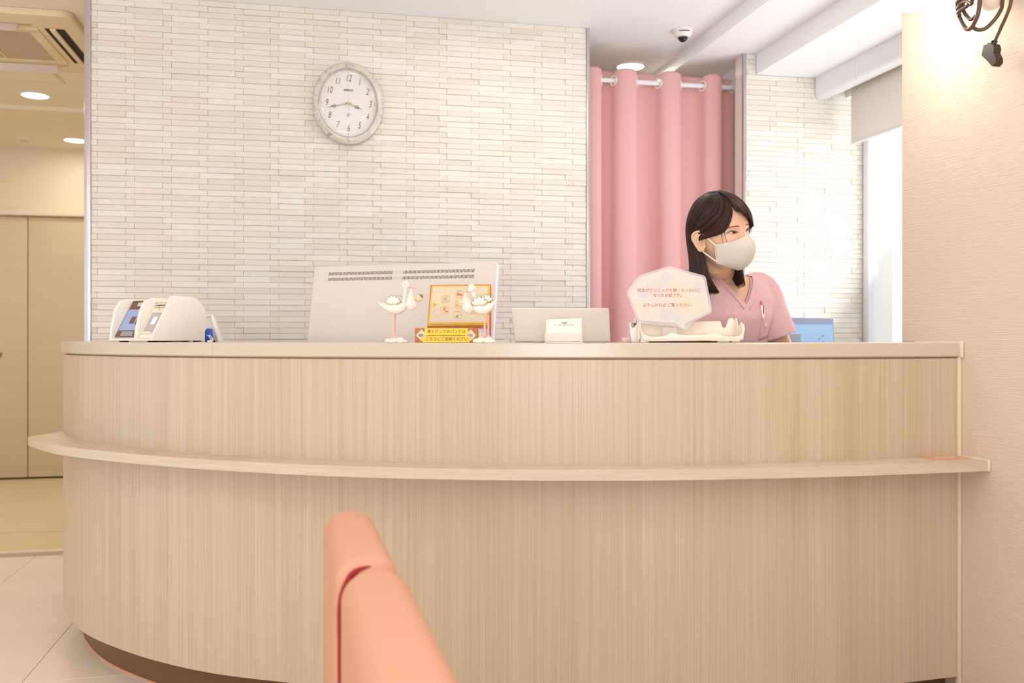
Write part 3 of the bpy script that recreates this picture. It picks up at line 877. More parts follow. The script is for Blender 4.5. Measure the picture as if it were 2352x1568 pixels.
dial = MB().lathe([(0.001, -0.0205), (0.1505, -0.0205), (0.1505, -0.018), (0.001, -0.018)], seg=72, axis='y', sx=cs * 0.98).build('dial', M['clock_face'], clk)
for k in range(1, 13):
    a = radians(30 * k)
    R1, R2 = (0.110 if k != 6 else 0.112), 0.137
    rx, rz = (0.097, 0.113)
    o_ = text(str(k), 0.043, M['ink'], clk, (rx * sin(a), -0.0215, rz * cos(a)), sx=0.62, shear=0.25, name='numeral', bold=-0.0004)
    MB().box((0.118 * sin(a) - 0.0008, -0.0212, 0.139 * cos(a) - 0.0012 - (0.002 if k % 3 == 0 else 0)), (0.118 * sin(a) + 0.0008, -0.0206, 0.139 * cos(a) + 0.0012 + (0.002 if k % 3 == 0 else 0))).build('minute_mark', M['ink'], clk, smooth=False)
text('SEIKO', 0.0125, M['ink'], clk, (0, -0.0215, 0.060), sx=1.25, bold=0.0003)
def hand(ang, L, w, y, mt, ring=None, tail=0.012):
    mb = MB(); a = radians(ang); d = Vector((sin(a), 0, cos(a))); n = Vector((cos(a), 0, -sin(a)))
    pts = [(-tail, w * 0.6), (0, w), (L * 0.55, w * 0.7), (L * 0.75, w * 1.6), (L * 0.8, w * 0.5), (L, 0.0002)]
    vs = []
    for p, ww_ in pts: vs += [d * p + n * ww_ + Vector((0, y, 0)), d * p - n * ww_ + Vector((0, y, 0))]
    vb = [v + Vector((0, 0.0006, 0)) for v in vs]; m = len(vs)
    fs = [(2 * i, 2 * i + 1, 2 * i + 3, 2 * i + 2) for i in range(len(pts) - 1)] + [(m + 2 * i, m + 2 * i + 2, m + 2 * i + 3, m + 2 * i + 1) for i in range(len(pts) - 1)]
    fs += [(2 * i, 2 * i + 2, m + 2 * i + 2, m + 2 * i) for i in range(len(pts) - 1)] + [(2 * i + 1, m + 2 * i + 1, m + 2 * i + 3, 2 * i + 3) for i in range(len(pts) - 1)]
    mb.add(vs + vb, fs)
    if ring: mb.torus((d * (L * ring))[:][:1] + (y,) + ((d * (L * ring)).z,), 0.0065, 0.0009, seg=20, sub=6)
    return mb
hand(113, 0.070, 0.0014, -0.0250, M['ink'], ring=0.58).build('hour_hand', M['ink'], clk)
hand(256.5, 0.104, 0.0012, -0.0265, M['ink'], ring=0.62).build('minute_hand', M['ink'], clk)
hand(0, 0.105, 0.0003, -0.028, M['gold_m'], tail=0.0).build('second_hand', M['silver'], clk)
hand(177, 0.034, 0.0009, -0.0283, M['gold_m'], tail=0.0).build('second_hand', M['gold_m'], clk)
MB().lathe([(0.0045, -0.022), (0.0045, -0.030), (0.001, -0.031)], axis='y').build('hub', M['gold_m'], clk)
mb = MB()
for k in range(4):
    a = radians(20 + 85 * k)
    mb.ell((0.0 + 0.0055 * cos(a), -0.0213, -0.052 + 0.0055 * sin(a)), (0.0055, 0.0005, 0.003), 10, 6, Matrix.Rotation(-a, 3, 'Y'))
mb.build('dial_emblem', mat('pale_blue', (170, 192, 222), 0.5), clk)
MB().ell((0, -0.026, 0), (0.150 * cs * 0.98, 0.012, 0.150), 40, 12).build('lens', M['lens'], clk)

# ------------------------------------------------------------------ globe lamp and cord on the peach wall
gl = at(2093, -33, 2.62)
lp = thing('globe_lamp', 'glowing white globe lamp at the top of the peach wall', 'lamp', (XP, gl.y, gl.z))
MB().ell((gl.x - XP, 0, 0), (0.072, 0.072, 0.072), 32, 20).build('globe', M['lamp_glass'], lp)
MB().tube([(gl.x - XP, 0, 0.068), (gl.x - XP, 0, 0.10), (gl.x - XP + 0.05, 0, 0.125), (-0.004, 0, 0.125)], 0.008, 10).build('bracket_arm', M['steel'], lp)
MB().lathe([(0.035, 0.0), (0.035, -0.012), (0.02, -0.018), (0.001, -0.018)], (0, 0, 0.125), axis='x').build('wall_plate', M['steel'], lp)
_l = bpy.data.lights.new('globe_lamp_light', 'POINT'); _l.energy = 3.0; _l.color = (1, 0.9, 0.78); _l.shadow_soft_size = 0.075
_lo = bpy.data.objects.new('globe_lamp_light', _l); COL.objects.link(_lo); _lo.location = (gl.x - 0.0, gl.y - 0.0, gl.z - 0.09)

def pw(px, py, off):
    """point at distance off in front of the peach wall, seen at a pixel"""
    t = (px - 1176.0) / F; dx = t * CT + ST; dy = -t * ST + CT
    k = (XP - off) / dx; Y = k * (dx * ST + dy * CT)
    return Vector((k * dx, k * dy, ZC + (HZ - py) * Y / F))
hk = thing('wall_fan_housing', 'ivory rounded housing on the peach wall, cut by the top edge', 'housing', pw(2275, -60, 0.0))
hc = pw(2275, -30, 0.05) - Vector(hk.location)
MB().tube([hc + Vector((0.0, 0.0, -0.062)), hc + Vector((0, 0, -0.058)), hc + Vector((0, 0, -0.04)), hc + Vector((0, 0, 0.0)), hc + Vector((0, 0, 0.06)), hc + Vector((0, 0, 0.10))],
          [0.006, 0.018, 0.032, 0.045, 0.050, 0.03], 28).build('shell', M['plastic_w'], hk)
MB().rbox((-0.004, -0.03 + hc.y, -0.01 + hc.z), (-0.10, 0.03 + hc.y, 0.03 + hc.z), 0.006).build('wall_bracket', M['plastic_w'], hk) if False else None
MB().rbox((-0.055, -0.025 + hc.y, 0.0), (0.0, 0.025 + hc.y, 0.05), 0.006).build('wall_bracket', M['plastic_w'], hk)
cd = thing('power_cord', 'dark brown power cord coiled and hanging high on the peach wall', 'cord', pw(2240, 0, 0.0))
cb = Vector(cd.location)
def loop(pts, off, r, name='cord_loop', seg=8):
    P = [pw(p[0], p[1], (p[2] if len(p) > 2 else off)) - cb for p in pts]
    Q = cr([tuple(p) for p in P], 8)
    return MB().tube(Q, r, 12).build(name, M['cord'], cd)
R_ = 0.0052
loop([(2236, -85), (2208, -40), (2199, 10), (2202, 34), (2214, 60), (2226, 67), (2238, 52), (2248, 22), (2252, -40), (2240, -85)], 0.11, 0.0058)
loop([(2238, -85), (2218, -40), (2212, 4), (2214, 26), (2228, 44), (2240, 38)], 0.105, R_)
loop([(2240, -85), (2229, -40), (2226, 6), (2214, 18), (2206, 20)], 0.118, R_)
loop([(2222, 0), (2230, 10), (2232, -10), (2236, -40), (2240, -85)], 0.108, R_)
loop([(2232, 60, 0.10), (2244, 68, 0.09), (2262, 66, 0.075), (2280, 50, 0.06), (2296, 28, 0.05), (2302, 8, 0.04), (2300, -40, 0.04), (2244, -88, 0.06)], 0.08, R_)
loop([(2198, 8), (2206, -2), (2220, -6), (2234, 0)], 0.124, 0.0062)
loop([(2200, 20), (2208, 8), (2222, 2), (2233, 8)], 0.122, 0.0052)
loop([(2206, 24), (2200, 32), (2204, 36)], 0.115, 0.0062)
loop([(2246, -88, 0.07), (2318, -50, 0.055), (2322, 0), (2314, 30), (2298, 66), (2286, 92), (2284, 100)], 0.05, 0.0046, 'cord_tail')
pp = [(2278, 98), (2289, 102), (2292, 112), (2290, 122), (2296, 134), (2296, 144), (2289, 153), (2286, 153), (2276, 141), (2262, 128), (2267, 104), (2274, 102)]
P3 = [pw(a, b, 0.05) - cb for a, b in pp]
mb = MB(); n = len(P3)
front_ = [p + Vector((-0.011, 0, 0)) for p in P3]; back_ = [p + Vector((0.011, 0, 0)) for p in P3]
mb.add(front_ + back_, [tuple(range(n)), tuple(range(2 * n - 1, n - 1, -1))] + [(i, n + i, n + (i + 1) % n, (i + 1) % n) for i in range(n)])
o = mb.build('plug', M['plug'], cd); bv = o.modifiers.new('bevel', 'BEVEL'); bv.width = 0.0009; bv.segments = 2
q = pw(2284, 96, 0.05) - cb
MB().torus(q, 0.0062, 0.002, Matrix.Rotation(radians(15), 3, 'Y') @ Matrix.Rotation(radians(90), 3, 'X'), 16, 8).build('strain_ring', M['plug'], cd)

# ------------------------------------------------------------------ salmon bench in the foreground
BD = radians(14.06)
bdir = Vector((-sin(BD), cos(BD)))           # in camera-aligned coordinates: away from the camera along the bench
bench = thing('waiting_bench', 'salmon vinyl waiting bench seen end-on in the foreground', 'bench', (0, 0, 0), -TH)
ZT = 0.737
def bench_panel(Yf, Yn, right_shift=0.0, zt=ZT):
    """backrest cushion running in depth; cross-section rounded, ends rounded"""
    Xf = (801.0 - 1176.0) * 1.824 / F + right_shift
    def cl(Y): return Xf + (-(Y - 1.824)) * (sin(BD) / cos(BD))
    hw = 0.050
    bm = bmesh.new(); bmesh.ops.create_cube(bm, size=1)
    L = (Yf - Yn); zc = (zt + 0.36) / 2; H = zt - 0.36
    for v in bm.verts: v.co = Vector((v.co.x * 2 * hw, v.co.y * L, v.co.z * H))
    vert_top = [e for e in bm.edges if all(v.co.z > 0 for v in e.verts) and abs(e.verts[0].co.y - e.verts[1].co.y) < 1e-6]
    bmesh.ops.bevel(bm, geom=vert_top, offset=0.042, segments=8, affect='EDGES', profile=0.5)
    ed = [e for e in bm.edges if e.calc_face_angle(0) > 0.9]
    bmesh.ops.bevel(bm, geom=ed, offset=0.041, segments=10, affect='EDGES', profile=0.5, clamp_overlap=True)
    bmesh.ops.remove_doubles(bm, verts=bm.verts[:], dist=0.0004)
    Ym = (Yf + Yn) / 2
    bm.transform(Matrix.Translation((cl(Ym), Ym, zc)) @ Matrix.Rotation(BD, 4, 'Z'))
    return MB().frombm(bm), cl
p1, cl = bench_panel(1.824 + 0.02, 1.40)
p1.build('backrest_cushion', M['sofa'], bench, angle=180)
p2, cl2 = bench_panel(1.385, 0.85, 0.004, ZT - 0.0)
p2.build('backrest_cushion', M['sofa'], bench, angle=180)
pip = []
for t in range(15):
    a = t / 14
    pip.append(a)
xx = cl(1.393) - 0.043
mbp = MB(); ptsp = [(xx, 1.393, 0.40), (xx, 1.393, 0.60), (xx, 1.393, 0.672), (xx + 0.008, 1.393, 0.704), (xx + 0.022, 1.393, 0.724), (xx + 0.045, 1.393, 0.732)]
mbp.tube(cr(ptsp, 6), [0.0058 * (1 if k < 22 else (31 - k) / 9.0 + 0.05) for k in range(31)], 10); mbp.build('piping', M['piping'], bench)
mbp = MB().rbox((cl(1.393) - 0.036, 1.375, 0.37), (cl(1.393) + 0.036, 1.41, 0.69), 0.02, 3).build('joint_core', M['piping'], bench)
# seat and legs below the frame
sm = Matrix.Translation((cl(1.33) + 0.26, 1.33 + 0.06, 0.0)) @ Matrix.Rotation(BD, 4, 'Z')
for dy in (-0.235, 0.235):
    MB().rbox((-0.22, dy - 0.225, 0.25), (0.22, dy + 0.225, 0.36), 0.035, 4, sm).build('seat_cushion', M['sofa'], bench)
MB().rbox((-0.27, -0.44, 0.21), (0.22, 0.44, 0.25), 0.01, 2, sm).build('seat_frame', M['gap'], bench)
MB().rbox((-0.30, -0.42, 0.21), (-0.25, 0.42, 0.37), 0.01, 2, sm).build('back_support', M['gap'], bench)
for dx, dy in ((-0.24, -0.40), (-0.24, 0.40), (0.18, -0.40), (0.18, 0.40)):
    mb = MB().rbox((dx - 0.018, dy - 0.018, 0.0), (dx + 0.018, dy + 0.018, 0.21), 0.004, 2, sm); mb.build('leg', M['chrome'], bench)

# ------------------------------------------------------------------ things on the countertop
def slabY(px):
    """distance of the countertop's front edge at a column"""
    best = min(OUT, key=lambda p: abs(pxof(p) - px) + (1000 if p.y > 3.3 else 0))
    return best.x * ST + best.y * CT

def place(px, Y, z=None):
    p = at(px, 775, Y); p.z = SL + 0.0004 if z is None else z
    return p

class Flat:
    """pixel to local coordinates for a thing standing at column px0 at distance Y"""
    def __init__(s, px0, Y): s.p0 = px0; s.k = Y / F; s.Y = Y; s.base = HZ + (ZC - SL) * F / Y
    def __call__(s, px, py): return ((px - s.p0) * s.k, (s.base - py) * s.k)
    def pts(s, L): return [s(*q) for q in L]

def roundpoly(P, r, n=5):
    out = []; m = len(P)
    for i in range(m):
        p = Vector(P[i]); a = Vector(P[i - 1]); b = Vector(P[(i + 1) % m])
        ra = min(r if not isinstance(r, (list, tuple)) else r[i], (a - p).length * 0.45, (b - p).length * 0.45)
        A = p + (a - p).normalized() * ra; B = p + (b - p).normalized() * ra
        for k in range(n + 1):
            t = k / n
            out.append(tuple(A * (1 - t) ** 2 + p * 2 * t * (1 - t) + B * t * t))
    return out

# --- card reader
YC = 2.85
fl_ = Flat(347, YC)
rd = thing('card_reader', 'white face-recognition insurance card reader at the left end of the countertop', 'card reader', place(347, YC), -TH + radians(65))
# local x = depth axis of the reader (front to back), local y = width axis; rotated so x goes right/away, y goes left/away
Hh = 0.1465; L_ = 0.240
def fin(y0, y1, name='side_panel'):
    prof = [(0.0, 0.006), (L_, 0.006), (L_ - 0.006, 0.095), (L_ - 0.013, 0.112), (L_ - 0.03, 0.132), (L_ - 0.052, Hh - 0.003), (L_ - 0.075, Hh), (0.086, Hh)]
    return MB().rprism(prof, y0, y1, 'y', 0.0018, 2).build(name, M['plastic'], rd)
fin(0.0, 0.009); 
def fin2(y0, y1):
    prof = [(0.0, 0.006), (L_ - 0.01, 0.006), (L_ - 0.02, 0.095), (L_ - 0.05, 0.128), (L_ - 0.09, Hh - 0.006), (0.07, Hh - 0.006), (0.04, Hh - 0.016), (0.022, Hh - 0.045), (0.006, 0.045)]
    return MB().rprism(prof, y0, y1, 'y', 0.004, 3).build('divider_panel', M['plastic'], rd)
fin2(0.066, 0.076)
def fin3(y0, y1):
    prof = [(0.0, 0.006), (L_ - 0.01, 0.006), (L_ - 0.02, 0.095), (L_ - 0.05, 0.128), (L_ - 0.09, Hh - 0.008), (0.07, Hh - 0.008), (0.04, Hh - 0.014), (0.018, Hh - 0.045), (0.004, 0.045)]
    return MB().rprism(prof, y0, y1, 'y', 0.004, 3).build('side_panel', M['plastic'], rd)
fin3(0.172, 0.182)
MB().rbox((0.0, 0.0, 0.003), (L_ - 0.012, 0.182, 0.010), 0.002).build('base', M['plastic'], rd)
MB().rprism([(0.012, 0.010), (L_ - 0.02, 0.010), (L_ - 0.03, 0.10), (L_ - 0.08, Hh - 0.012), (0.092, Hh - 0.012)], 0.004, 0.176, 'y', 0.003, 2).build('body', M['plastic_w'], rd)
# slanted face: from (0.012,0.010) to (0.092,Hh-0.012)
sa = Vector((0.012, 0, 0.010)); sb = Vector((0.092, 0, Hh - 0.012)); sd_ = (sb - sa).normalized(); SLn = (sb - sa).length
sn = Vector((-sd_.z, 0, sd_.x))        # outward normal (towards the user)
Ms = Matrix(((0, sd_.x, sn.x, sa.x), (-1, 0, 0, 0), (0, sd_.z, sn.z, sa.z), (0, 0, 0, 1)))   # local u (to -y), v (up the slope), n
def slab3(u0, u1, v0, v1, n0, n1, m_, name, r=0.0006):
    return MB().rbox((u0, v0, n0), (u1, v1, n1), r, 1, Ms).build(name, m_, rd)
M['screen_rim'] = mat('screen_rim_brown', (120, 84, 66), 0.35)
M['screen_a'] = mat('screen_pale_blue', (140, 152, 186), 0.4, emit=(150, 164, 200), estr=0.35, noise=((300, 300, 300), 0.05))
M['screen_b'] = mat('screen_text', (190, 198, 214), 0.5, emit=(180, 190, 210), estr=0.25)
# screen bay between divider and far side panel: y 0.076..0.160
slab3(-0.171, -0.077, 0.004, SLn - 0.003, 0.0, 0.002, M['screen_rim'], 'screen_frame')
slab3(-0.168, -0.080, 0.030, SLn - 0.038, 0.002, 0.0028, M['screen_a'], 'display')
slab3(-0.138, -0.118, 0.055, 0.082, 0.0028, 0.0034, M['screen_rim'], 'display_picture')
slab3(-0.112, -0.106, 0.052, 0.092, 0.0028, 0.0034, M['screen_rim'], 'display_picture')
slab3(-0.140, -0.116, SLn - 0.026, SLn - 0.012, 0.002, 0.0045, M['plastic_g'], 'camera_window')
for k in range(5):
    slab3(-0.150, -0.096 - 0.004 * (k % 2), 0.010 + k * 0.0035, 0.0115 + k * 0.0035, 0.002, 0.0026, M['screen_b'], 'display_text')
# card bay between near side panel and divider: y 0.009..0.066
slab3(-0.065, -0.010, 0.002, SLn - 0.002, 0.0, 0.0015, M['plastic_w'], 'card_bay')
slab3(-0.060, -0.018, 0.022, SLn - 0.052, 0.0015, 0.0022, mat('card_slot_lilac', (196, 182, 184), 0.4), 'card_slot')
slab3(-0.044, -0.026, 0.052, 0.080, 0.0022, 0.0035, mat('card_light', (222, 236, 246), 0.3, emit=(214, 232, 250), estr=0.25), 'indicator_light', 0.001)
slab3(-0.060, -0.018, 0.016, 0.021, 0.0015, 0.010, M['plastic_w'], 'card_stop')
slab3(-0.062, -0.016, SLn - 0.052, SLn - 0.048, 0.0015, 0.0042, M['plastic_w'], 'slot_lip')
rotS = Ms.to_3x3().to_euler()
def stext(body, size, m_, u, v, name='lettering', sx=1.0):
    o = text(body, size, m_, rd, Ms @ Vector((u, v, 0.0020)), (0, 0, 0), name, sx=sx)
    o.rotation_euler = rotS; return o
stext('▮マイナンバーカード', 0.0056, M['ink'], -0.037, SLn - 0.014)
stext('▮各種医療受給者証', 0.0062, M['ink'], -0.037, SLn - 0.0235)
stext('こちらに置いてください', 0.0046, M['ink'], -0.037, SLn - 0.032)
mb = MB(); mb.prism([(-0.045, SLn - 0.037), (-0.037, SLn - 0.044), (-0.029, SLn - 0.037)], 0.0015, 0.0022); mb.v = [tuple(Ms @ Vector(v)) for v in mb.v]
mb.build('arrow_mark', M['yellow'], rd, smooth=False)
for (a, b) in ((0.02, 0.145), (0.01, 0.012), (0.14, 0.012), (0.20, 0.012), (0.18, 0.15)):
    MB().rbox((a, b, 0.0), (a + 0.028, b + 0.014, 0.004), 0.001, 1).build('foot', M['rubber'], rd)
MB().rbox((0.10, 0.012, 0.0), (0.18, 0.10, 0.0035), 0.001, 1).build('foot_pad', M['plastic_g'], rd)

# --- stand and small bits behind the reader
YS = 2.99
f2 = Flat(492, YS)
stn = thing('acrylic_stand', 'clear and white leaning stand right of the card reader', 'stand', place(492, YS), -TH)
P = f2.pts([(474, 787), (506, 787), (488, 724), (473.5, 726)])
MB().rprism(P, 0.0, 0.004, 'y', 0.0006, 1).build('back_plate', mat('stand_grey', (212, 202, 196), 0.3), stn)
MB().rprism(f2.pts([(504, 787), (512, 787), (492, 723.5), (486, 723.5)]), -0.012, 0.010, 'y', 0.0006, 1).build('edge_strip', mat('stand_edge', (232, 228, 230), 0.25), stn)
MB().rprism(f2.pts([(473.5, 727), (473.5, 725), (490, 722.5), (490, 724.5)]), -0.008, 0.006, 'y', 0.0004, 1).build('top_edge', M['plastic'], stn)
MB().rbox((-0.022, -0.004, 0.018), (0.02, -0.002, 0.020), 0.0004, 1).build('rail', mat('stand_pink', (236, 206, 200), 0.4), stn)
bd = thing('blue_wristband', 'royal blue rubber band standing behind the card reader', 'wristband', place(481, 2.955), -TH)
f3 = Flat(479, 2.955)
MB().rprism(roundpoly(f3.pts([(470, 786), (484, 778), (486, 770), (485, 755), (474, 754), (470, 760)]), 0.004, 3), -0.008, 0.008, 'y', 0.002, 2).build('band', M['blue'], bd)
wc = thing('cord_clip', 'small white cord clip right behind the card reader', 'clip', place(482, 2.935), -TH)
f4 = Flat(479, 2.935)
MB().rprism(f4.pts([(474, 787), (485, 787), (487, 781.5), (474, 781.5)]), -0.004, 0.004, 'y', 0.0006, 1).build('body', M['plastic'], wc)
for dx in (0, 4):
    pts = [f4(474 + dx, 770), f4(478 + dx, 772), f4(481 + dx, 777), f4(484 + dx, 782)]
    MB().tube(cr([(p[0], -0.0045, p[1]) for p in pts], 4), 0.0011, 8).build('wire', M['steel'], wc)
MB().prism(f4.pts([(487, 787), (494, 787), (488, 780)]), -0.003, 0.003, 'y').build('wedge', M['dark'], wc, smooth=False)

# --- desk and monitor behind the counter
dk = thing('office_desk', 'white office desk behind the counter under the monitor', 'desk', c2w(-0.42, 3.42) + (0,), -TH)
MB().rbox((-0.62, -0.30, 0.70), (0.50, 0.26, 0.725), 0.004).build('desk_top', M['steel'], dk)
for a in (-0.60, 0.45):
    MB().rbox((a, -0.26, 0.0), (a + 0.03, 0.24, 0.70), 0.003).build('leg_panel', M['steel'], dk)
# back shell corners: left edge at px 722 (Y 3.18), right edge px 1139 (Y 2.98)
A_ = Vector(((722 - 1176) * 3.18 / F, 3.18)); B_ = Vector(((1138.5 - 1176) * 2.98 / F, 2.98))
yaw = math.atan2(B_.y - A_.y, B_.x - A_.x); Wm = (B_ - A_).length
mc = (A_ + B_) / 2
ztop = ZC + (HZ - 606.5) * 3.08 / F
mo = thing('desktop_monitor', 'large pale desktop monitor seen from behind in the middle of the counter', 'monitor', c2w(mc.x, mc.y) + (0.725,), -TH + yaw)
tilt = radians(11)
hm = 0.42
# pivot at the top edge: shell leans towards the waiting room
Mt = Matrix.Translation((0, 0, ztop - 0.725)) @ Matrix.Rotation(-tilt, 4, 'X')
mb = MB(); c_ = 0.010
pl = roundpoly([(-Wm / 2, -hm), (Wm / 2, -hm), (Wm / 2, 0), (-Wm / 2, 0)], [0.01, 0.012, 0.012, 0.006], 5)
mb.rprism(pl, 0.0, 0.030, 'y', 0.004, 3); mb.v = [tuple(Mt @ Vector(v)) for v in mb.v]
mb.build('back_shell', M['monitor'], mo)
pl2 = roundpoly([(-Wm / 2 - 0.001, -hm - 0.001), (Wm / 2 + 0.003, -hm - 0.001), (Wm / 2 + 0.003, 0.002), (-Wm / 2 - 0.001, 0.003)], [0.01, 0.012, 0.012, 0.006], 5)
mb = MB().rprism(pl2, 0.012, 0.036, 'y', 0.002, 2); mb.v = [tuple(Mt @ Vector(v)) for v in mb.v]
mb.build('screen_frame', M['monitor_edge'], mo)
mb = MB().box((-Wm / 2 + 0.01, 0.036, -hm + 0.02), (Wm / 2 - 0.01, 0.0365, -0.01)); mb.v = [tuple(Mt @ Vector(v)) for v in mb.v]
mb.build('screen', M['black'], mo, smooth=False)
vent_d = MB(); vent_l = MB()
nS = 111; xa_, xb_ = -Wm / 2 + 0.060, Wm / 2 - 0.073
for r_ in range(2):
    z0_, z1_ = (-0.0330, -0.0225) if r_ == 0 else (-0.0525, -0.0420)
    for k in range(nS):
        x = xa_ + (xb_ - xa_) * k / (nS - 1)
        gap = 50 <= k <= 57
        t = vent_l if gap else vent_d
        w = 0.0010 if gap else 0.0012
        t.add([Mt @ Vector(q) for q in ((x - w, -0.0003, z0_), (x + w, -0.0003, z0_), (x + w + 0.0012, -0.0003, z1_), (x - w + 0.0012, -0.0003, z1_),
              (x - w, 0.001, z0_), (x + w, 0.001, z0_), (x + w + 0.0012, 0.001, z1_), (x - w + 0.0012, 0.001, z1_))],
              [(0, 1, 2, 3), (4, 7, 6, 5), (0, 4, 5, 1), (1, 5, 6, 2), (2, 6, 7, 3), (3, 7, 4, 0)])
o = vent_d.build('vent_slots', mat('vent_dark', (112, 98, 88), 0.7), mo, smooth=False); o['kind'] = 'stuff'  # flush dark boxes stand for the shade inside the vents
o = vent_l.build('closed_slots', mat('vent_light', (214, 198, 190), 0.6), mo, smooth=False); o['kind'] = 'stuff'
MB().rbox((-0.09, 0.0, 0.0), (0.09, 0.17, 0.012), 0.003).build('stand_foot', M['steel'], mo)
MB().rbox((-0.05, 0.075, 0.010), (0.05, 0.092, 0.36), 0.004).build('stand_neck', M['steel'], mo)

# --- stork figurines
def stork(px0, Y, pxs, label, flip):
    """pxs: dictionary of outlines in pixels"""
    f = Flat(px0, Y); k = f.k
    t = thing('stork_figurine', label, 'figurine', place(px0, Y), -TH, 'stork figurines on the countertop')
    def P3(p, y=0.0): a = f(p[0], p[1]); return (a[0], y, a[1])
    mb = MB()
    for (px, py, rx, rz, y) in pxs['cloud']:
        a = f(px, py); mb.ell((a[0], y, a[1]), (rx * k, 0.016, rz * k), 16, 10)
    vv = [(v[0], v[1], max(v[2], 0.0)) for v in mb.v]; mb.v = vv
    mb.build('cloud_base', M['ceramic'], t)
    for i, (a, b, y) in enumerate(pxs['legs']):
        MB().tube([P3(a, y), P3(((a[0] + b[0]) / 2, (a[1] + b[1]) / 2), y), P3(b, y), P3((b[0], b[1] + 3), y)], [2.0 * k, 2.1 * k, 2.3 * k, 4.2 * k], 12).build('leg', M['pink_c'], t)
    mb = MB()
    for (px, py, rx, rz, y) in pxs['feet']:
        a = f(px, py); mb.ell((a[0], y, a[1]), (rx * k, 0.007, rz * k), 14, 8)
    mb.build('feet', M['pink_c'], t)
    bp = [P3(p[0]) for p in pxs['body']]; rr = [p[1] * k for p in pxs['body']]
    MB().tube(cr(bp, 5), [x[0] for x in cr([(r, 0, 0) for r in rr], 5)], 22).build('body', M['ceramic'], t, angle=80)
    bp = [P3(p[0]) for p in pxs['neck']]; rr = [p[1] * k for p in pxs['neck']]
    nk = MB().tube(cr(bp, 5), [x[0] for x in cr([(r, 0, 0) for r in rr], 5)], 18)
    a = f(*pxs['head'][0]); r = pxs['head'][1] * k
    nk.ell((a[0], 0, a[1]), (r * 1.02, r * 0.95, r), 22, 14)
    nk.build('head_and_neck', M['ceramic'], t, angle=80)
    b0, b1, br = pxs['beak']
    MB().tube([P3(b0), P3(((b0[0] * 2 + b1[0]) / 3, (b0[1] * 2 + b1[1]) / 3)), P3(b1)], [br * k, br * 0.72 * k, 0.4 * k], 16).build('beak', M['pink_c'], t, angle=80)
    # eye and brow
    e = pxs['eye']; a = f(*e)
    ye = -r * 0.86
    MB().ell((a[0], ye, a[1]), (1.9 * k, 1.0 * k, 2.3 * k), 12, 8).build('eye', M['paper'], t)
    MB().ell((a[0] + 0.5 * k * flip, ye - 0.9 * k, a[1]), (0.9 * k, 0.5 * k, 1.2 * k), 10, 6).build('pupil', M['ink'], t)
    MB().tube([(a[0] - 2.6 * k, ye - 0.3 * k, a[1] + 1.8 * k), (a[0], ye - 0.8 * k, a[1] + 3.0 * k), (a[0] + 2.6 * k, ye - 0.3 * k, a[1] + 1.6 * k)], 0.32 * k, 6).build('eyelid_line', M['grey_c'], t)
    # bundle
    for nm, lst in (('bundle', pxs['bundle']),):
        bp = [P3(p[0], -0.004) for p in lst]; rr = [p[1] * k for p in lst]
        MB().tube(cr(bp, 5), [(x[0] * 0.8, x[0]) for x in cr([(r_, 0, 0) for r_ in rr], 5)], 20).build(nm, M['ceramic'], t, angle=80)
    for cpts in pxs['folds']:
        MB().tube(cr([P3((p[0], p[1]), p[2]) for p in cpts], 5), 0.45 * k, 6).build('fold_line', M['plastic_g'], t)
    hb, rb = pxs['baby']; a = f(*hb)
    MB().ell((a[0], -0.006, a[1]), (rb * k, rb * k * 0.9, rb * k), 18, 12).build('baby_head', M['skin_c'], t)
    MB().ell((a[0] + rb * 0.35 * k * flip, -0.004, a[1] + rb * 0.42 * k), (rb * 0.85 * k, rb * 0.9 * k, rb * 0.7 * k), 16, 10).build('baby_hair', M['hair_c'] if flip > 0 else M['skin_c'], t)
    for dx in (-0.42, 0.25):
        MB().ell((a[0] + dx * rb * k, -0.006 - rb * 0.86 * k, a[1] + 0.05 * rb * k), (0.7 * k, 0.4 * k, 0.8 * k), 8, 6).build('baby_eye', M['ink'], t)
    # scalloped wings
    for (wc_, wr, y, a0, a1, n) in pxs['wings']:
        c = f(*wc_)
        mb = MB(); mg = MB()
        for i in range(n):
            an = radians(a0 + (a1 - a0) * i / (n - 1))
            d = Vector((cos(an), 0, sin(an)))
            Mr = Matrix.Rotation(-an, 3, 'Y')
            q = Vector((c[0], y, c[1])) + d * wr * k * 0.52
            mb.ell(q, (wr * k * 0.54, 0.0045, wr * k * 0.27), 16, 10, Mr)
            q2 = Vector((c[0], y + 0.0012, c[1])) + d * wr * k * 0.60
            mg.ell(q2, (wr * k * 0.54, 0.0042, wr * k * 0.31), 16, 10, Mr)
        mg.build('wing_edge', M['grey_c'], t); mb.build('wing', M['ceramic'], t)
    for (px, py, y) in pxs['dots']:
        MB().ell(P3((px, py), y), (0.8 * k, 0.0008, 0.8 * k), 8, 6).build('painted_dot', M['grey_c'], t)
    # cheek
    return t

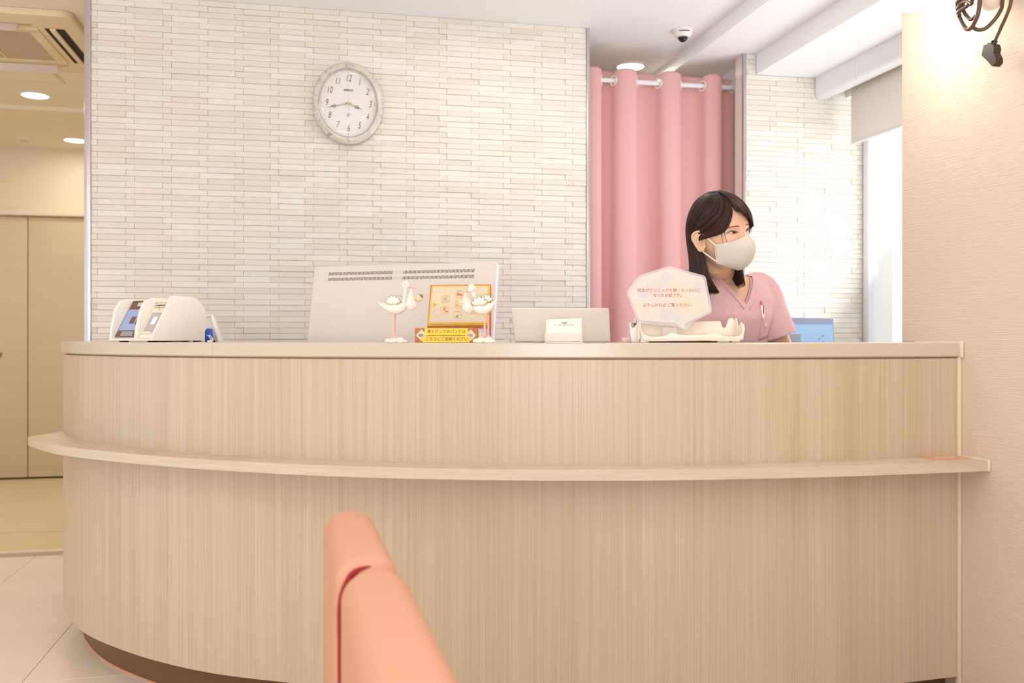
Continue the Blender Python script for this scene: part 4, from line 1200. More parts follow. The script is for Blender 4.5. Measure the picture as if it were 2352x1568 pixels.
stork(911, slabY(911) + 0.055, dict(
    cloud=[(893, 784, 10, 7, 0), (905, 783, 12, 8, -0.004), (918, 783, 13, 9, 0.002), (930, 785, 9, 5, 0), (901, 785, 9, 5, -0.012), (922, 786, 10, 5, -0.012)],
    legs=[((905.2, 720), (903.4, 768), -0.003), ((906.8, 720), (905.5, 768), 0.008)],
    feet=[(903, 774.5, 8, 2.6, -0.004), (911, 775, 7, 2, 0.0)],
    body=[((868.5, 696), 1.4), ((876, 699), 4.0), ((888, 704), 9.0), ((900, 708), 12.5), ((912, 709), 13.6), ((922, 706), 12.0), ((929, 701), 8.5), ((931, 697), 5.0)],
    neck=[((926, 702), 7), ((927.5, 692), 4.8), ((929, 682), 4.0), ((930, 672), 4.0), ((931, 662), 5.4)],
    head=((932, 655), 9.8), beak=((938, 657.5), (959.5, 662), 4.2), eye=(931.5, 654.5),
    bundle=[((944.5, 664), 1.8), ((945, 672), 3.4), ((944, 684), 8.5), ((944.5, 695), 12.8), ((946, 703), 12.6), ((946, 710), 8.5), ((946, 713), 3.5)],
    folds=[[(946, 668, -0.009), (950, 684, -0.0155), (957, 700, -0.017)], [(945, 668, -0.008), (946, 690, -0.016), (950, 706, -0.016)]],
    baby=((962.5, 685), 8.6),
    wings=[((904, 697), 17, -0.0150, 20, 160, 6), ((912, 694), 15, 0.0130, 30, 140, 5)],
    dots=[(940, 682, -0.014), (948, 697, -0.019), (938, 699, -0.018)]), 'white stork figurine on the left, facing right with a baby bundle in its pink beak', 1)
stork(1112, slabY(1112) + 0.05, dict(
    cloud=[(1094, 784, 9, 7, 0), (1106, 782, 12, 9, -0.004), (1120, 782, 13, 9.5, 0.002), (1131, 785, 8, 5.5, 0), (1100, 786, 10, 5, -0.012), (1122, 786, 12, 5, -0.012)],
    legs=[((1113.5, 720), (1113.4, 768), -0.006), ((1121.5, 718), (1121.5, 768), 0.006)],
    feet=[(1108, 774.5, 8, 3.2, -0.008), (1121, 774, 7, 3, 0.0)],
    body=[((1138.5, 690.5), 1.4), ((1133, 697), 4.0), ((1125, 704), 9.0), ((1115, 709), 12.6), ((1104, 710), 13.4), ((1095, 706), 12.0), ((1090, 700), 8.5), ((1089, 695), 5.0)],
    neck=[((1093.5, 702), 8), ((1093, 690), 5.0), ((1089, 680), 4.2), ((1086, 672), 4.8), ((1084, 664), 6.0)],
    head=((1082.5, 662.5), 10.0), beak=((1077, 665.5), (1056.8, 674.5), 4.0), eye=(1075.8, 660.5),
    bundle=[((1068.5, 671.5), 1.8), ((1069, 680), 4.0), ((1070.5, 691), 9.5), ((1074, 702), 13.8), ((1076, 710), 13.2), ((1077, 717), 8.0), ((1077, 720), 3.5)],
    folds=[[(1069, 676, -0.010), (1067, 690, -0.0165), (1068, 704, -0.019)], [(1070, 676, -0.009), (1076, 690, -0.016), (1082, 704, -0.018)]],
    baby=((1060, 697.5), 7.6),
    wings=[((1102, 700), 18, -0.0155, 25, 165, 5), ((1116, 692), 15, 0.012, 25, 125, 4)],
    dots=[(1072, 696, -0.018), (1078.5, 708, -0.021)]), 'white stork figurine on the right, facing left in front of the gold framed board', -1)

# --- gold framed board leaning behind the storks
YB = slabY(1056) + 0.15
fb = Flat(1056, YB)
gb = thing('gold_framed_board', 'gold framed beige board with small square pictures leaning behind the right stork', 'board', place(1056, YB), -TH)
lean = Matrix.Translation((0, 0, 0.0056)) @ Matrix.Rotation(radians(-14), 4, 'X')
def fbp(L): return [(a, b / cos(radians(14))) for a, b in fb.pts(L)]
def lean_build(mb, name, m_, smooth=True):
    mb.v = [tuple(lean @ Vector(v)) for v in mb.v]; return mb.build(name, m_, gb, smooth=smooth)
lean_build(MB().rprism(fbp([(979, 786.5), (1128, 786.5), (1127.5, 655.5), (986, 657.5)]), 0.0, 0.022, 'y', 0.001, 1), 'outer_box', M['orange_b'])
lean_build(MB().rprism(fbp([(981.5, 754), (1121, 752), (1126, 658), (988, 659.5)]), -0.003, 0.004, 'y', 0.001, 1), 'gold_tray', M['gold'])
lean_build(MB().rprism(roundpoly(fbp([(984, 750), (1119, 749), (1122.5, 661), (990, 662)]), 0.006, 4), -0.006, 0.0, 'y', 0.001, 1), 'gold_border', mat('gold_card_light', (238, 196, 88), 0.45))
lean_build(MB().rprism(roundpoly(fbp([(986.5, 746.5), (1116.5, 745.5), (1120, 662), (992, 664)]), 0.006, 4), -0.0068, -0.0055, 'y', 0.0003, 1), 'printed_panel', M['board'])
M['frame_line'] = mat('picture_frame_line', (210, 168, 92), 0.5)
def picture(px, py, cols):
    a = fbp([(px, py)])[0]; w, h_ = 0.0108, 0.0102
    for (x0_, z0_, x1_, z1_) in ((-w, -h_, w, -h_ + 0.0007), (-w, h_ - 0.0007, w, h_), (-w, -h_, -w + 0.0007, h_), (w - 0.0007, -h_, w, h_)):
        lean_build(MB().box((a[0] + x0_, -0.0074, a[1] + z0_), (a[0] + x1_, -0.0068, a[1] + z1_)), 'picture_frame', M['frame_line'], False)
    for (dx, dz, rx, rz, m_) in cols:
        lean_build(MB().ell((a[0] + dx, -0.0070, a[1] + dz), (rx, 0.0005, rz), 14, 6), 'picture_motif', m_)
    for dx in (-0.004, 0.0, 0.004):
        lean_build(MB().ell((a[0] + dx, -0.0069, a[1] + h_ + 0.001 + (0.0012 if dx == 0 else 0)), (0.0016, 0.0004, 0.0011), 8, 5), 'picture_finial', M['frame_line'])
g1 = mat('motif_grey', (186, 182, 184), 0.6); g2 = mat('motif_brown', (206, 140, 88), 0.6); g3 = mat('motif_orange', (226, 132, 62), 0.6); g4 = mat('motif_sand', (226, 188, 140), 0.6); g5 = mat('motif_slate', (146, 140, 146), 0.6)
picture(1022.5, 693, [(-0.001, 0.003, 0.0052, 0.0050, g1), (0.003, -0.004, 0.005, 0.004, g4), (-0.006, -0.006, 0.003, 0.002, g1)])
picture(1054.5, 681.5, [(-0.004, 0.001, 0.0045, 0.0055, g2), (0.004, -0.001, 0.0045, 0.004, g3)])
picture(1021, 718.5, [(-0.001, 0.004, 0.0036, 0.004, g3), (-0.003, -0.003, 0.004, 0.004, g4), (0.005, -0.003, 0.0035, 0.0035, g2)])
picture(1053, 705, [(-0.006, -0.002, 0.002, 0.004, g3), (0.003, -0.001, 0.005, 0.004, g4)])
picture(1051, 730, [(-0.002, -0.003, 0.0035, 0.0042, g5), (0.005, 0.002, 0.003, 0.004, g4)])
picture(1082.5, 717.5, [(0.0, -0.002, 0.006, 0.004, g4)])
lean_build(MB().prism(fbp([(994, 711), (994, 700.5), (1004, 704.5)]), -0.0074, -0.0068, 'y'), 'arrow_mark', M['gold'], False)

# --- yellow taped box
YK = slabY(1020) + 0.055
fk = Flat(1020, YK)
bx = thing('taped_box', 'orange patterned flat box with yellow tape strips about returning wristbands', 'box', place(1020, YK), -TH)
x0_, z1_ = fk(953, 753.5); x1_, _ = fk(1098, 787)
MB().rbox((x0_, 0.0, 0.0), (x1_, 0.05, z1_), 0.0008, 1).build('box_body', M['orange_b'], bx)
MB().rprism(fk.pts([(1098, 786.5), (1126, 786.5), (1121, 754.5), (1098, 754.5)]), 0.002, 0.048, 'y', 0.0006, 1).build('box_end', mat('box_grey', (196, 186, 180), 0.5), bx)
for px in (1103, 1109, 1115):
    MB().prism(fk.pts([(px - 2.4, 776), (px + 2.4, 776), (px, 758)]), 0.0012, 0.002, 'y').build('printed_flame', mat('flame_white', (236, 230, 226), 0.5), bx, smooth=False)
for px in (968, 1081):
    MB().prism([fk(px - 13, 770), fk(px, 783.5), fk(px + 13, 770), fk(px, 756.5)], -0.0004, 0.0004, 'y').build('diamond_label', mat('label_sand', (222, 210, 190), 0.6), bx, smooth=False)
    a = fk(px - 1, 770); MB().ell((a[0], -0.0006, a[1]), (0.0075, 0.0004, 0.0045), 14, 6).build('diamond_motif', g5 if px < 1000 else mat('motif_rose', (196, 150, 146), 0.6), bx)
for (pa, pb, ya, yb_, body) in ((975.5, 1075, 754, 769.8, '青とピンクのバンドは'), (970, 1079, 771.5, 786.3, 'こちらにご返却ください')):
    u0, v1 = fk(pa, ya); u1, v0 = fk(pb, yb_)
    MB().rbox((u0, -0.0016, v0), (u1, -0.0006, v1), 0.0002, 1).build('yellow_strip', M['yellow'], bx)
    w_ = (fk(1067, 0)[0] - fk(984, 0)[0]) if ya < 760 else (fk(1072, 0)[0] - fk(980, 0)[0])
    n_ = len(body); sz = w_ / n_
    text(body, sz * 1.06, M['ink_br'], bx, ((fk(1025.5, 0)[0] if ya < 760 else fk(1026, 0)[0]), -0.0018, (v0 + v1) / 2), sx=1.0, bold=0.0001)

# --- tablet
YT = slabY(1288) + 0.20
ft = Flat(1288, YT)
tb = thing('tablet', 'silver-beige tablet standing on the counter behind the paper card', 'tablet', place(1288, YT), -TH)
def tilt_build(mb, name, m_, par, ang, **k):
    R = Matrix.Translation((0, 0, abs(ang) * 0.00023)) @ Matrix.Rotation(radians(ang), 4, 'X'); mb.v = [tuple(R @ Vector(v)) for v in mb.v]; return mb.build(name, m_, par, **k)
PT = roundpoly(ft.pts([(1183, 786.4), (1402, 786.4), (1400, 708.5), (1174.5, 709)]), [0.006, 0.003, 0.010, 0.007], 6)
tilt_build(MB().rprism(PT, 0.0, 0.012, 'y', 0.0015, 2), 'shell', M['tablet'], tb, -8)
PT2 = roundpoly(ft.pts([(1184.5, 786.4), (1401, 786.4), (1399, 710), (1176.5, 710.5)]), [0.006, 0.003, 0.010, 0.007], 6)
tilt_build(MB().rprism(ft.pts([(1239, 709.7), (1332, 709.7), (1332, 707.8), (1239, 707.8)]), 0.001, 0.010, 'y', 0.0006, 1), 'top_hinge', M['chrome'], tb, -8)
tilt_build(MB().rprism(roundpoly(ft.pts([(1175.5, 711), (1399, 711), (1399, 708), (1175.5, 708)]), 0.002, 3), 0.0005, 0.0115, 'y', 0.0005, 1), 'top_edge', M['plastic'], tb, -8)
tilt_build(MB().box((ft(1190, 0)[0], 0.012, 0.006), (ft(1395, 0)[0], 0.0125, ft(0, 712)[1])), 'screen', M['black'], tb, -8, smooth=False)
MB().rprism([(0.01, 0.0), (0.07, 0.0), (0.012, 0.05)], ft(1240, 0)[0], ft(1330, 0)[0], 'x', 0.001, 1).build('prop_stand', M['plastic'], tb)

# --- paper card in a clear holder
YQ = slabY(1296) + 0.06
fq = Flat(1296, YQ)
cdh = thing('notice_card', 'white notice card in a clear holder standing in front of the tablet', 'card', place(1296, YQ), -TH)
Pq = fq.pts([(1253.5, 785.5), (1336.5, 785.5), (1336.5, 731.5), (1255, 734.5)])
tilt_build(MB().rprism(Pq, 0.0, 0.0012, 'y', 0.0002, 1), 'card_sheet', M['paper'], cdh, -6)
tilt_build(MB().rbox((fq(1251, 0)[0], -0.0012, 0.0008), (fq(1338.5, 0)[0], 0.0030, fq(0, 766)[1]), 0.0006, 1), 'clear_holder', M['clear'], cdh, -6)
MB().rbox((fq(1251, 0)[0], -0.012, 0.0), (fq(1338.5, 0)[0], 0.018, 0.002), 0.0006, 1).build('holder_foot', M['clear'], cdh)
for (a, b) in (((1257, 784), (1257.7, 738)), ((1334, 784), (1334.7, 736))):
    u0, v0 = fq(*a); u1, v1 = fq(*b)
    tilt_build(MB().box((u0, -0.0004, v0), (u0 + 0.0006, 0.0, v1)), 'border_line', M['plastic_g'], cdh, -6, smooth=False)
u0, v0 = fq(1257, 738); u1, _ = fq(1334.7, 737)
tilt_build(MB().add([(u0, -0.0004, v0), (u1, -0.0004, fq(0, 735.5)[1]), (u1, -0.0004, fq(0, 735.5)[1] + 0.0006), (u0, -0.0004, v0 + 0.0006)], [(0, 1, 2, 3)]), 'border_line', M['plastic_g'], cdh, -6, smooth=False)
Rq = Matrix.Rotation(radians(-6), 4, 'X')
for body, sz, py in (('注射動画', 0.0040, 741.5), ('スタートまでにご覧ください(*^▽^*)', 0.0034, 746.5)):
    a = fq(1296, py); o = text(body, sz, M['ink'], cdh, Rq @ Vector((a[0], -0.0006, a[1])), (radians(84), 0, 0))

# --- white tray
YY = slabY(1570) + 0.12
fy = Flat(1570, YY)
ty = thing('white_tray', 'white moulded plastic tray with notched upright sides on the counter', 'tray', place(1570, YY), -TH)
PW = M['plastic_w']
back = fy.pts([(1470, 778), (1688, 778), (1697, 768), (1699, 757), (1697, 737), (1694, 731), (1689, 730), (1684, 731), (1680, 737), (1677, 748), (1673, 752.5), (1669, 752), (1666, 748),
               (1664, 739), (1661, 736.5), (1650, 736.5), (1570, 738), (1468, 742), (1463, 738), (1466, 731), (1461, 728), (1459, 735), (1464, 760)])
bk = MB().rprism(fy.pts([(1468, 778), (1690, 778), (1697, 768), (1699, 757), (1697, 737), (1694, 731), (1689, 729.5), (1683, 731), (1680, 737), (1677.5, 747), (1674, 752), (1670.5, 753), (1667.5, 750), (1665, 742),
               (1663.5, 738), (1660, 736.5), (1575, 738.5), (1469, 742), (1467, 733), (1463, 728.5), (1459.5, 732), (1460, 742), (1463, 765)]), 0.045, 0.0485, 'y', 0.0012, 2)
bk.build('back_wall', PW, ty)
xl, _ = fy(1466, 0); xr, _ = fy(1697, 0)
MB().rbox((xl, -0.045, 0.008), (xr, 0.047, 0.0115), 0.001, 1).build('tray_floor', PW, ty)
lipo = [(1466, 765), (1472, 770), (1484, 774), (1502, 774.5), (1518, 773), (1528, 769), (1536, 765.5), (1548, 769), (1570, 771), (1600, 771), (1625, 768), (1636, 766.5), (1646, 771), (1660, 774), (1682, 774), (1692, 770), (1699, 762)]
lipb = [(1697, 776), (1688, 784), (1600, 782.5), (1540, 783.5), (1485, 784), (1470, 780)]
fy2 = Flat(1570, YY); 
def lipf(L): return [fy2(a, b) for a, b in L]
MB().rprism(lipf(lipo + lipb)[::-1], -0.050, -0.046, 'y', 0.0012, 2).build('front_lip', PW, ty)
MB().tube(cr([(a, -0.0485, b) for a, b in lipf([(1464, 738), (1466, 757), (1470, 766)] + lipo[2:-1] + [(1699, 760), (1697.5, 745)])], 3), 0.0016, 8).build('rim_bead', M['plastic'], ty)
for (px, nm) in ((1697, 'side_wall'), (1462, 'side_wall')):
    x = fy(px, 0)[0]
    pr = [(-0.047, 0.008), (0.047, 0.008), (0.047, fy(0, 740)[1]), (0.040, fy(0, 731)[1]), (0.030, fy(0, 730)[1]), (0.022, fy(0, 738)[1]), (0.012, fy(0, 748)[1]), (-0.005, fy(0, 748)[1]), (-0.02, fy(0, 742)[1]), (-0.032, fy(0, 740)[1]), (-0.047, fy(0, 757)[1])]
    MB().rprism(pr, x - 0.0018, x + 0.0018, 'x', 0.001, 1).build(nm, PW, ty)
# left bracket column
MB().rprism(roundpoly(lipf([(1449, 786.3), (1466, 786.3), (1470, 778), (1464, 752), (1461, 742), (1452, 753), (1448, 750), (1447, 740), (1444, 741), (1446, 770)]), 0.001, 2), -0.02, 0.03, 'y', 0.001, 1).build('left_bracket', mat('pale_grey_plastic', (232, 226, 220), 0.35), ty)
for (a, b) in ((1467, 1486), (1640, 1668), (1672, 1690)):
    MB().rbox((fy(a, 0)[0], -0.044, 0.0), (fy(b, 0)[0], -0.014, 0.0085), 0.0012, 1).build('foot', M['plastic'], ty)
MB().rbox((fy(1486, 0)[0], -0.03, 0.0), (fy(1640, 0)[0], 0.03, 0.0028), 0.0006, 1).build('shadow_plate', mat('tray_shadow_brown', (120, 92, 74), 0.6), ty)  # brown sheet stands for the shadow under the tray
MB().rbox((fy(1523, 0)[0], -0.030, 0.0125), (fy(1640, 0)[0], 0.02, 0.0145), 0.0004, 1).build('pink_insert', mat('insert_pink', (206, 168, 158), 0.6), ty)
bc = thing('beige_case', 'small beige case lying left of the white tray', 'case', place(1440, YY + 0.02), -TH)
fc_ = Flat(1440, YY + 0.02)
MB().rprism(roundpoly(fc_.pts([(1427, 786.2), (1453, 786.2), (1453, 775.5), (1428, 775.5)]), 0.003, 4), -0.012, 0.012, 'y', 0.001, 2).build('case_body', mat('case_beige', (232, 202, 184), 0.5), bc)

# --- laminated speech bubble sign standing in the tray
YG = YY + 0.003
fg = Flat(1538, YG)
sg = thing('laminated_sign', 'laminated speech-bubble sign with orange Japanese text standing in the tray', 'sign', place(1538, YG), -TH)
zoff = 0.0
inner_ = [(1575.5, 757), (1562, 752), (1553.5, 742.5), (1467.5, 735.5), (1443.5, 671), (1470, 638), (1536.5, 615.5), (1616.5, 638), (1631.3, 715.5), (1573, 743)]
outer_ = [(1577, 762), (1556, 750), (1465, 741.5), (1438.5, 670), (1467, 632.5), (1537, 610.5), (1621, 634), (1636.5, 717.5), (1588, 741)]
def fgp(L): return [fg(a, b) for a, b in L]
MB().prism(roundpoly(fgp(outer_)[::-1], 0.009, 4), 0.0006, 0.0010, 'y').build('laminate', M['acrylic'], sg, smooth=False)
M['sign_paper'] = mat('sign_print', (226, 216, 205), 0.6)
MB().prism(roundpoly(fgp(inner_)[::-1], [0.0005, 0.004, 0.010, 0.010, 0.010, 0.010, 0.010, 0.010, 0.004, 0.0008][::-1], 4), -0.0004, 0.0004, 'y').build('bubble_card', M['sign_paper'], sg, smooth=False)
rc = random.Random(5)
wash = [mat('wash_lilac', (222, 209, 204), 0.6), mat('wash_yellow', (230, 216, 196), 0.6), mat('wash_blue', (215, 212, 210), 0.6), mat('wash_peach', (229, 213, 196), 0.6)]
for (px, py, r_, k_) in ((1505, 662, 22, 0), (1562, 668, 24, 1), (1530, 636, 14, 2), (1480, 715, 16, 3), (1530, 722, 18, 0), (1600, 700, 18, 1), (1478, 672, 14, 2), (1606, 660, 14, 2), (1555, 728, 10, 2), (1575, 700, 16, 3)):
    a = fg(px, py)
    pts = [(a[0] + r_ * fg.k * (0.8 + 0.3 * rc.random()) * cos(t_ * pi / 5), a[1] + r_ * fg.k * (0.75 + 0.3 * rc.random()) * sin(t_ * pi / 5)) for t_ in range(10)]
    MB().prism(pts, -0.00055 - 0.00002 * k_, -0.0004, 'y').build('colour_wash', wash[k_], sg, smooth=False)
for body, p0_, p1_, py in (('院長がクリニックを開くきっかけに', 1464, 1608.5, 667.5), ('なったお話です。', 1500, 1571, 678.8), ('よろしければ ご覧ください。', 1476, 1596, 701.2)):
    n_ = 16 if py < 670 else (8 if py < 690 else 13.3)
    w_ = (p1_ - p0_) * fg.k
    a = fg((p0_ + p1_) / 2, py)
    text(body, w_ / n_, M['ink_or'], sg, (a[0], -0.0007, a[1]), bold=0.00012)
MB().rbox((-0.02, -0.004, fg(0, 772)[1]), (0.02, 0.006, fg(0, 752)[1]), 0.001, 1).build('support_clip', M['clear'], sg)

# --- laptop at the right
YLp = 3.30
ld = thing('side_desk', 'white side desk by the window behind the counter', 'desk', c2w(1.17, 3.42) + (0,), -TH)
MB().rbox((-0.24, -0.20, 0.74), (0.30, 0.22, 0.76), 0.004).build('desk_top', M['steel'], ld)
for a in (-0.22, 0.26):
    MB().rbox((a, -0.18, 0.0), (a + 0.025, 0.20, 0.74), 0.003).build('leg_panel', M['steel'], ld)
lpb = at(1840, 775, YLp); lpb.z = 0.76
lt = thing('desktop_screen', 'screen showing a pale blue window beside the person, partly behind the counter', 'screen', lpb, -TH)
fx = lambda px: (px - 1840) * YLp / F
fz = lambda py: ZC + (HZ - py) * YLp / F - 0.76
S_ = [(fx(1757), 0.10), (fx(1924), 0.10), (fx(1915), fz(731.5)), (fx(1757), fz(727.5))]
M['scr_bg'] = mat('screen_blue', (150, 184, 222), 0.4, emit=(160, 194, 232), estr=0.42)
M['scr_top'] = mat('screen_bar', (142, 156, 182), 0.4, emit=(146, 160, 186), estr=0.35)
M['scr_tile'] = mat('screen_tile', (150, 160, 176), 0.4, emit=(150, 160, 176), estr=0.3)
MB().rprism(S_, 0.002, 0.022, 'y', 0.002, 2).build('casing', mat('screen_casing', (182, 190, 206), 0.4), lt)
MB().prism([(fx(1760), 0.11), (fx(1921), 0.11), (fx(1912), fz(743)), (fx(1760), fz(741))], 0.0, 0.002, 'y').build('display', M['scr_bg'], lt, smooth=False)
MB().prism([(fx(1760), fz(741)), (fx(1912), fz(743)), (fx(1913), fz(733)), (fx(1760), fz(729.5))], 0.0002, 0.002, 'y').build('title_bar', M['scr_top'], lt, smooth=False)
MB().box((fx(1826), -0.0006, fz(745)), (fx(1912), 0.0, fz(740))).build('toolbar', M['scr_top'], lt, smooth=False)
MB().box((fx(1812), -0.0006, fz(787)), (fx(1839), 0.0, fz(767))).build('window_tile', M['scr_tile'], lt, smooth=False)
for a, b in ((1890, 771), (1882, 778), (1890, 786)):
    MB().box((fx(a - 2.4), -0.0006, fz(b + 2.4)), (fx(a + 2.4), 0.0, fz(b - 2.4))).build('icon', M['scr_tile'], lt, smooth=False)
MB().rbox((-0.012, 0.01, 0.012), (0.012, 0.03, 0.13), 0.002).build('stand_neck', M['steel'], lt)
MB().rbox((-0.08, -0.04, 0.0), (0.08, 0.10, 0.012), 0.003).build('stand_foot', M['steel'], lt)

# ------------------------------------------------------------------ the person
PB = Vector((0.72, 3.02))                      # feet, camera-aligned coordinates
def L3(v): return Vector((v[0] - PB.x, v[1] - PB.y, v[2]))
per = thing('person', 'person with long brown hair, white mask and pink scrub top leaning behind the counter', 'person', c2w(PB.x, PB.y) + (0,), -TH)
psi = radians(35); rho = radians(10); pit = radians(4)
Xh = Vector((cos(psi), sin(psi), 0)); Fh = Vector((sin(psi), -cos(psi), 0)); Zh = Vector((0, 0, 1))
Rr = Matrix.Rotation(-rho, 3, Vector((-Fh.x, -Fh.y, 0)).normalized())
if (Rr @ Xh).z < 0: Rr = Matrix.Rotation(rho, 3, Vector((-Fh.x, -Fh.y, 0)).normalized())
Xh = Rr @ Xh; Zh = Rr @ Zh
Rp = Matrix.Rotation(pit, 3, Xh)
if (Rp @ Fh).z > 0: Rp = Matrix.Rotation(-pit, 3, Xh)
Fh = Rp @ Fh; Zh = Rp @ Zh
HC = L3((0.606, 2.700, 1.385))
def HL(x, y, z): return HC + Xh * x + Fh * y + Zh * z

def head_mb():
    mb = MB(); seg, rg = 72, 54; vs = []; fs = []
    for i in range(rg + 1):
        a = pi * i / rg
        for k in range(seg):
            b = 2 * pi * k / seg
            sx_, sy_, sz_ = sin(a) * sin(b), sin(a) * cos(b), cos(a)
            x, y, z = 0.0705 * sx_, 0.093 * sy_, 0.112 * sz_
            t = max(0.0, -sz_)
            x *= 1 - 0.42 * t ** 1.5
            if sy_ < 0: y *= 1 - 0.42 * t
            else: y = y * (1 - 0.02 * t) + 0.004 * t
            if sy_ > 0:
                # flatter face plane
                y = 0.088 * (1 - (1 - min(1, y / 0.093)) ** 1.25) if y < 0.093 else y
                y -= 0.0065 * exp(-((abs(x) - 0.031) / 0.015) ** 2 - ((z + 0.000) / 0.011) ** 2)
                y += 0.0035 * exp(-((abs(x) - 0.025) / 0.022) ** 2 - ((z - 0.020) / 0.010) ** 2)
                y += 0.009 * exp(-(x / 0.0085) ** 2 - ((z + 0.016) / 0.018) ** 2)
                y += 0.014 * exp(-(x / 0.011) ** 2 - ((z + 0.038) / 0.012) ** 2)
                y += 0.004 * exp(-((abs(x) - 0.040) / 0.020) ** 2 - ((z + 0.028) / 0.022) ** 2)
                y += 0.005 * exp(-(x / 0.020) ** 2 - ((z + 0.066) / 0.012) ** 2)
            vs.append(HL(x, y, z))
    for i in range(rg):
        for k in range(seg):
            fs.append((i * seg + k, (i + 1) * seg + k, (i + 1) * seg + (k + 1) % seg, i * seg + (k + 1) % seg))
    return mb.add(vs, fs)

def remesh(mb, vox, it, name):
    me = mb.mesh('tmp'); o = bpy.data.objects.new('tmp', me); COL.objects.link(o)
    r = o.modifiers.new('r', 'REMESH'); r.mode = 'VOXEL'; r.voxel_size = vox
    if it:
        s_ = o.modifiers.new('s', 'SMOOTH'); s_.factor = 0.5; s_.iterations = it
    dg = bpy.context.evaluated_depsgraph_get(); dg.update()
    out = bpy.data.meshes.new_from_object(o.evaluated_get(dg)); out.name = name
    bpy.data.objects.remove(o, do_unlink=True)
    return out

beta = radians(26)
Lb = Vector((cos(beta), sin(beta), 0)); Fb = Vector((sin(beta), -cos(beta), 0)); Ub = Vector((0, 0, 1))
NB = L3((0.664, 2.880, 1.262))                 # base of the neck
def BL(a, f, h, o=NB): return o + Lb * a + Fb * f + Ub * h
def ellring(c, ra, rb, n=28, e=2.3):
    out = []
    for k in range(n):
        t = 2 * pi * k / n
        ca, sa_ = cos(t), sin(t)
        out.append(c + Lb * (ra * (abs(ca) ** (2 / e)) * (1 if ca > 0 else -1)) + Fb * (rb * (abs(sa_) ** (2 / e)) * (1 if sa_ > 0 else -1)))
    return out
def loft(rings):
    n = len(rings[0]); mb = MB()
    vs = [p for r in rings for p in r]
    fs = [(i * n + k, i * n + (k + 1) % n, (i + 1) * n + (k + 1) % n, (i + 1) * n + k) for i in range(len(rings) - 1) for k in range(n)]
    fs += [tuple(range(n - 1, -1, -1)), tuple((len(rings) - 1) * n + k for k in range(n))]
    return mb.add(vs, fs)
def merge(*m_):
    o = MB()
    for x in m_: o.add(x.v, x.f)
    return o
def torso(g=0.0, low=-0.50):
    R = []
    spec = [(-0.50, 0.158, 0.108, -0.10), (-0.40, 0.150, 0.102, -0.085), (-0.30, 0.136, 0.096, -0.06), (-0.20, 0.142, 0.102, -0.03), (-0.12, 0.150, 0.106, -0.012),
            (-0.07, 0.158, 0.096, -0.008), (-0.03, 0.150, 0.082, -0.012), (-0.005, 0.118, 0.066, -0.012), (0.012, 0.064, 0.052, -0.010), (0.030, 0.047, 0.046, -0.004)]
    for h, ra, rb, f in spec:
        if h < low - 1e-6: continue
        R.append(ellring(BL(0, f, h), ra + g, rb + g, e=2.2))
    return loft(R)
SLf = BL(0.150, -0.012, -0.040); SRt = BL(-0.150, -0.012, -0.040)
EL = L3((0.872, 2.955, 1.005)); WLp = L3((0.800, 2.80, 0.83))
ER = L3((0.535, 2.735, 0.985)); WRp = L3((0.62, 2.72, 0.80))
def limb(P, R, n=6, seg=18):
    return MB().tube(cr([tuple(p) for p in P], n), [q[0] for q in cr([(r, 0, 0) for r in R], n)], seg)
neck = MB().tube([BL(0, -0.004, -0.02), BL(-0.004, 0.004, 0.02), HL(0.0, -0.026, -0.085), HL(0, -0.020, -0.05)], [0.055, 0.045, 0.040, 0.039], 24)
armL = limb([BL(0.11, -0.012, -0.045), SLf, SLf.lerp(EL, 0.5), EL, EL.lerp(WLp, 0.55), WLp], [0.045, 0.047, 0.041, 0.034, 0.031, 0.024])
armR = limb([BL(-0.11, -0.012, -0.045), SRt, SRt.lerp(ER, 0.5), ER, ER.lerp(WRp, 0.55), WRp], [0.045, 0.047, 0.041, 0.034, 0.031, 0.024])
def hand(wr, d, side):
    """palm, four unequal bent fingers and a thumb"""
    d = d.normalized(); up = Vector((0, 0, 1)); s = d.cross(up).normalized() * side; up = s.cross(d) * side
    mb = MB()
    pal = [wr - d * 0.01, wr + d * 0.03, wr + d * 0.075]
    mb.tube(pal, [(0.022, 0.018), (0.033, 0.015), (0.036, 0.013)], 14, up=tuple(s))
    for k, ln in enumerate((0.066, 0.074, 0.069, 0.055)):
        b = wr + d * 0.07 + s * (0.027 - 0.018 * k)
        dn = Vector((0, 0, -1))
        mb.tube([b, b + d * ln * 0.45, b + d * ln * 0.75 + dn * 0.012, b + d * ln * 0.9 + dn * 0.028], [0.0088, 0.0082, 0.0076, 0.0062], 10)
    b = wr + d * 0.018 + s * 0.025
    mb.tube([b, b + d * 0.022 + s * 0.020, b + d * 0.045 + s * 0.026, b + d * 0.062 + s * 0.020], [0.011, 0.010, 0.009, 0.007], 10)
    return mb
HPL = BL(0.085, -0.10, -0.52); HPR = BL(-0.085, -0.10, -0.52)
zf = -HC.z * 0
def leg(hp, s):
    k_ = Vector((hp.x + 0.0, hp.y + 0.0, 0.44)); a_ = Vector((hp.x, hp.y + 0.01, 0.075))
    return limb([hp + Vector((0, 0, 0.08)), hp, (hp + k_) / 2, k_, (k_ + a_) / 2 + Vector((0, 0.012, 0.03)), a_], [0.085, 0.088, 0.074, 0.052, 0.050, 0.034])
hips = MB().ell(BL(0, -0.10, -0.52), (0.165, 0.115, 0.12), 24, 16)
